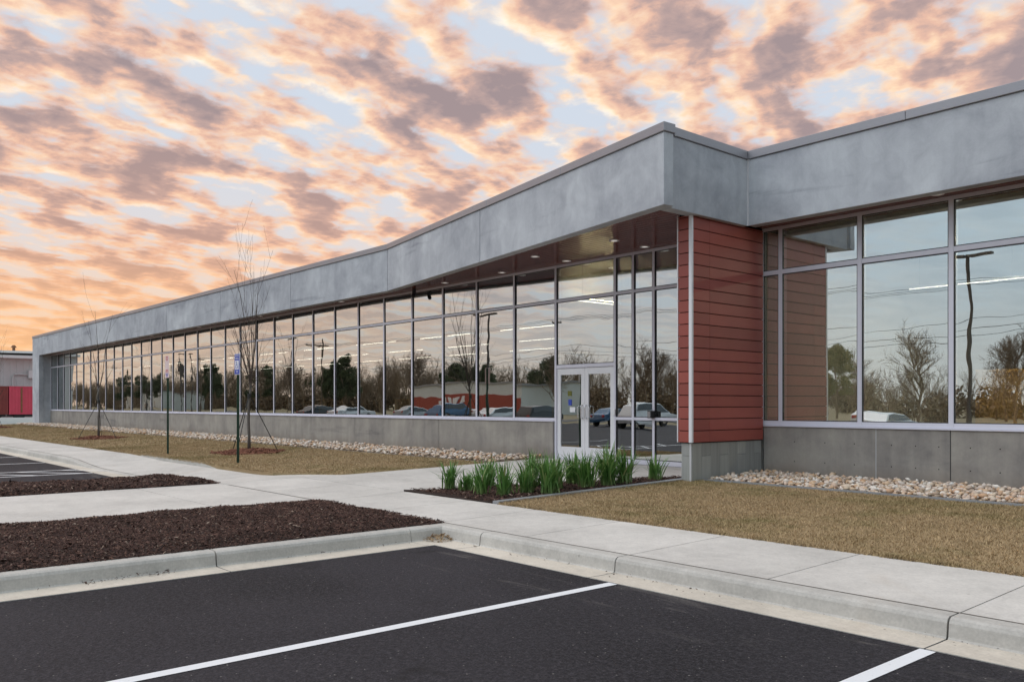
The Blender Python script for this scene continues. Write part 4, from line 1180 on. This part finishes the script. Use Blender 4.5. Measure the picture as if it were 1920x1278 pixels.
for a, c in zip(UP[:-1], UP[1:]):
    for dy, z, sg in ((-1.1, 9.85, .5), (.4, 9.85, .6), (1.1, 9.85, .5), (0, 7.4, .7), (0, 6.9, .9), (0, 6.6, 1.0)):
        wire((a, -29 + dy, z), (c, -29 + dy, z), sg, 'thin power line strung between the roadside poles')
def light_pole(x, y, hgt):
    r = empty('lot_light', (x, y, 0)); tag(r, 'dark steel car park light on a tall pole', 'lamp post', 'car park lights behind the viewer')
    MB().tube([(0, 0, 0), (0, 0, .7)], [.28, .26], 14).build('concrete_base', 'kerb_concrete', r)
    MB().tube([(0, 0, .7), (0, 0, hgt)], [.085, .07], 8).build('pole', 'pole_steel', r)
    for s in (-1, 1):
        MB().box(.08 if s > 0 else -.95, .95 if s > 0 else -.08, -.17, .17, hgt - .12, hgt - .02).build('lamp_head', 'pole_steel', r)
for x, y, h in ((-14.6, -9.5, 8.0), (-49.2, -11, 8.2), (-79, -11.5, 8.2), (-112, -12, 8.2), (12, -10, 8)): light_pole(x, y, h)

def bare_tree(name, seed, height, depth=4):
    R = random.Random(seed); b = MB()
    tp = [Vector((R.gauss(0, .06) * i, R.gauss(0, .06) * i, height * (-.03 + .085 * i))) for i in range(9)]
    b.tube(tp, [height * .020 * (1 - i / 10) for i in range(9)], 7, cap=False)
    for i in range(20):
        t = R.uniform(2.4, 8.0); k = int(min(7, t)); p = tp[k].lerp(tp[k + 1], t - k); a = i * 2.4 + R.uniform(-.4, .4)
        s_ = R.uniform(.5, 1.0) * (1.15 - t / 11)
        branch_tubes(b, p, Vector((math.cos(a) * s_, math.sin(a) * s_, .75)).normalized(), height * R.uniform(.22, .36) * (1.1 - .05 * t), height * .0075, 3, R, .46, .25, 4, .011, (4, 6), .42)
    return b.mesh(name, 'old_bark')
BT = [bare_tree('branches', 40 + i, 10.0) for i in range(3)]
def place_bare(x, y, h, i, lab):
    r = empty('bare_tree', (x, y, -.06), i * 1.7); r.scale = (h / 10,) * 3
    link('crown', BT[i % 3], r); tag(r, lab, 'tree', 'bare trees across the road')
for i, (x, y, h) in enumerate([(-39.5, -60, 10.5), (-29.5, -60, 9.5), (-34.5, -72, 9.5), (-48, -66, 8), (-62, -60, 8.5), (-128, -60, 12), (-150, -66, 11), (-175, -60, 12.5), (-205, -64, 12), (-96, -62, 11), (-80, -66, 11), (-240, -60, 13), (-12, -66, 11)]):
    place_bare(x, y, h, i, 'tall leafless tree standing across the road')
def leaf_cloud(n, blobs, size, seed, m, name='foliage'):
    r = np.random.default_rng(seed); P = []
    w = np.array([bb[3] ** 2 for bb in blobs]); w = w / w.sum()
    for (cx, cy, cz, rr), q in zip(blobs, w):
        k = int(n * q); d = r.normal(size=(k, 3)); d /= np.linalg.norm(d, axis=1)[:, None]
        P.append(np.array([cx, cy, cz]) + d * rr * (r.uniform(.05, 1.05, k) ** .45)[:, None] * np.array([1, 1, .9]))
    P = np.concatenate(P); n = len(P)
    a = r.normal(size=(n, 3)); a /= np.linalg.norm(a, axis=1)[:, None]; c_ = np.cross(a, r.normal(size=(n, 3))); c_ /= np.linalg.norm(c_, axis=1)[:, None]
    s = r.uniform(.5, 1.2, n)[:, None] * size
    V = np.stack([P - a * s, P + c_ * s * .6, P + a * s, P - c_ * s * .6], 1).reshape(-1, 3); F = np.arange(len(V)).reshape(-1, 4)
    return fast_mesh(name, V, F, m)
def evergreen_mesh(seed, h, m='pine_needles'):
    R = random.Random(seed); bl = []
    for i in range(60):
        t = R.random(); z = h * (.30 + .62 * t); rr = h * .30 * math.sqrt(max(.05, 1 - (1.7 * t - .7) ** 2)); a = R.uniform(0, 6.283); q = rr * math.sqrt(R.random())
        bl.append((q * math.cos(a), q * math.sin(a), z, h * R.uniform(.045, .10)))
    return leaf_cloud(26000, bl, .11, seed, m)
EV = [evergreen_mesh(60 + i, 10) for i in range(3)]; SPM = evergreen_mesh(66, 10, 'spring_leaves')
def place_ever(x, y, h, i, lab, me=None):
    r = empty('evergreen_tree', (x, y, -.06), i * 2.1); r.scale = (h / 10,) * 3
    link('crown', me or EV[i % 3], r); MB().tube([(0, 0, -.3), (0, 0, 4), (.1, 0, 7.5)], [.22, .16, .06], 7).build('trunk', 'old_bark', r)
    tag(r, lab, 'tree', 'leafy trees across the road')
for i, (x, y, h) in enumerate([(-177, -72, 13.4), (-184, -74, 11), (-119, -60.5, 8.6), (-124, -70, 9.6), (-106, -70, 10.4), (-215, -70, 12), (-255, -70, 14), (-285, -66, 12), (-320, -70, 14), (-5, -48, 8.5)]):
    place_ever(x, y, h, i, 'dense dark evergreen standing across the road')
place_ever(-42.8, -50, 7.2, 4, 'yellow green tree coming into leaf across the road', SPM)
# the wood behind
R = random.Random(9); VV = []; FF = []; k = 0
tm = []
for s in range(5):
    b = MB(); RR = random.Random(200 + s)
    branch_tubes(b, (0, 0, -.3), Vector((0, 0, 1)), 6.0, .14, 3, RR, .42, .45, 4, .02, (5, 7), .42)
    b2 = np.array(b.v); fq = np.array([f for f in b.f if len(f) == 4]); tm.append((b2, fq))
for i in range(620):
    x = R.uniform(-460, 60); y = R.uniform(-100, -74); s = R.uniform(.75, 1.5) * (1 - .42 * float(sm(-130, -70, x))); V, F = tm[i % 5]; a = R.uniform(0, 6.28)
    M = np.array([[math.cos(a), -math.sin(a), 0], [math.sin(a), math.cos(a), 0], [0, 0, 1]])
    VV.append(V @ M.T * s + np.array([x, y, 0])); FF.append(F + k); k += len(V)
o = link('wood', fast_mesh('wood', np.concatenate(VV), np.concatenate(FF), 'wood_mass')); tag(o, 'bare brown wood far across the road', 'wood', kind='stuff')
bl = [(R.uniform(-420, 60), R.uniform(-96, -80), R.uniform(.4, 3.2), R.uniform(1.4, 2.6)) for i in range(520)]
o = link('undergrowth', leaf_cloud(130000, bl, .36, 5, 'wood_mass', 'undergrowth')); tag(o, 'brown undergrowth along the foot of the far wood', 'undergrowth', kind='stuff')
# roadside shop and warehouse
def shed_block(name, x0, x1, y0, y1, h, lab, band=None, cat='building'):
    r = empty(name, ((x0 + x1) / 2, (y0 + y1) / 2, -.05)); W = (x1 - x0) / 2; Dp = (y1 - y0) / 2; tag(r, lab, cat)
    MB().box(-W, W, -Dp, Dp, 0, h).build('wall', 'white_wall_paint', r)
    MB().box(-W - .3, W + .3, -Dp - .3, Dp + .3, h, h + .3).build('roof', 'roof_grey', r)
    if band:
        MB().box(-W - .02, W + .02, Dp, Dp + .08, 0, band).build('red_band', 'red_wall_paint', r)
        for q in range(5):
            MB().box(-W * .5 + q * 1.5, -W * .5 + q * 1.5 + 1.0, Dp + .082, Dp + .14, band * .55, band * .85).build('sign_block', 'sign_white', r)
    for q in range(0 if band else int(W * 2 // 9)):
        xx = -W + 4 + q * 9
        MB().box(xx, xx + 2.2, Dp + (.09 if band else .0), Dp + (.15 if band else .06), .1, 2.4).build('window', 'car_glass', r)
    return r
shed_block('roadside_shop', -127, -99, -72, -58, 4.9, 'white roadside shop with a red lower wall across the road', 3.0)
shed_block('warehouse', -325, -285, -80, -70, 5.6, 'long white warehouse far across the road')

# parked cars
def car(x, y, rz, paint, lab, suv=False):
    r = empty('parked_car', (x, y, 0.0), rz); tag(r, lab, 'car', 'cars parked across the lot')
    hh = .22 if suv else 0
    prof = [(-2.2, .42), (-2.22, .62), (-2.12, .86), (-1.2, .95 + hh * .3), (-.55, 1.38 + hh), (.55, 1.45 + hh), (1.25 if not suv else 1.75, 1.36 + hh), (1.75 if not suv else 2.1, 1.0 + hh * .4), (2.2, .92), (2.25, .6), (2.18, .40)]
    def hw(z): return .88 - max(0, z - .9) * .34
    V = []; n = len(prof)
    for s in (-1, 1):
        V += [(px, s * hw(pz), pz) for px, pz in prof]
    F = [tuple(range(n)), tuple(range(2 * n - 1, n - 1, -1))] + [(i, n + i, n + (i + 1) % n, (i + 1) % n) for i in range(n)]
    MB().add(V, F).build('body', paint, r, bevel=.05, seg=2)
    gx = [(-1.02, 1.02 + hh * .35), (-.50, 1.33 + hh), (.50, 1.39 + hh), (1.15 if not suv else 1.62, 1.31 + hh), (1.48 if not suv else 1.85, 1.04 + hh * .4)]
    for s in (-1, 1):
        MB().add([(a, s * (hw(c) + .012), c) for a, c in gx], [tuple(range(5)) if s < 0 else tuple(range(4, -1, -1))]).build('side_window', 'car_glass', r)
    MB().add([(-1.17, -.72, .99 + hh * .3), (-1.17, .72, .99 + hh * .3), (-.60, .62, 1.36 + hh), (-.60, -.62, 1.36 + hh)], [(0, 3, 2, 1)]).build('windscreen', 'car_glass', r)
    for wx in (-1.38, 1.38):
        for s in (-1, 1):
            w = MB().tube([(wx, s * .70, .33), (wx, s * .90, .33)], [.33, .33], 20).build('wheel', 'tyre', r)
            MB().tube([(wx, s * .89, .33), (wx, s * .915, .33)], [.20, .18], 14).build('rim', 'chrome', w)
    for s in (-1, 1):
        MB().box(-2.24, -2.14, s * .62 - .16, s * .62 + .16, .66, .80).build('headlight', 'head_lens', r, bevel=.02)
        MB().box(2.18, 2.26, s * .64 - .14, s * .64 + .14, .72, .88).build('tail_light', 'tail_lens', r, bevel=.02)
CARS = [(-66, 'car_silver', False), (-60.5, 'car_blue', True), (-55, 'car_white', False), (-49.5, 'car_dark', True), (-41.5, 'car_blue', False), (-38.7, 'car_white', True), (-33, 'car_red', False), (-21.8, 'car_white', False), (-78, 'car_white', False), (-83, 'car_dark', False)]
cn = {'car_silver': 'silver', 'car_blue': 'blue', 'car_white': 'white', 'car_dark': 'black', 'car_red': 'red'}
for i, (x, p, s) in enumerate(CARS):
    car(x * 1.06, -19.5 + random.uniform(-.2, .2), rad(90), p, '%s %s parked in the row across the lot' % (cn[p], 'tall wagon' if s else 'saloon car'), s)

# poles and wires beyond the far left roofline
for x, y in ((-168, 27.5), (-205, 33.0)):
    utility_pole(x, y, 'distant utility pole above the shed roof', 15.5)
for q in (-1.1, 0.0, 1.1):
    tag(wire((-168, 27.5 + q, 14.8), (-205, 33 + q, 14.8), .8, ''), 'thin distant wire above the shed roof', 'wire', 'wires above the shed')
    tag(wire((-168, 27.5 + q, 14.8), (-190, -20 + q, 12.5), 1.4, ''), 'thin distant wire above the shed roof', 'wire', 'wires above the shed')
bpy.context.view_layer.update()
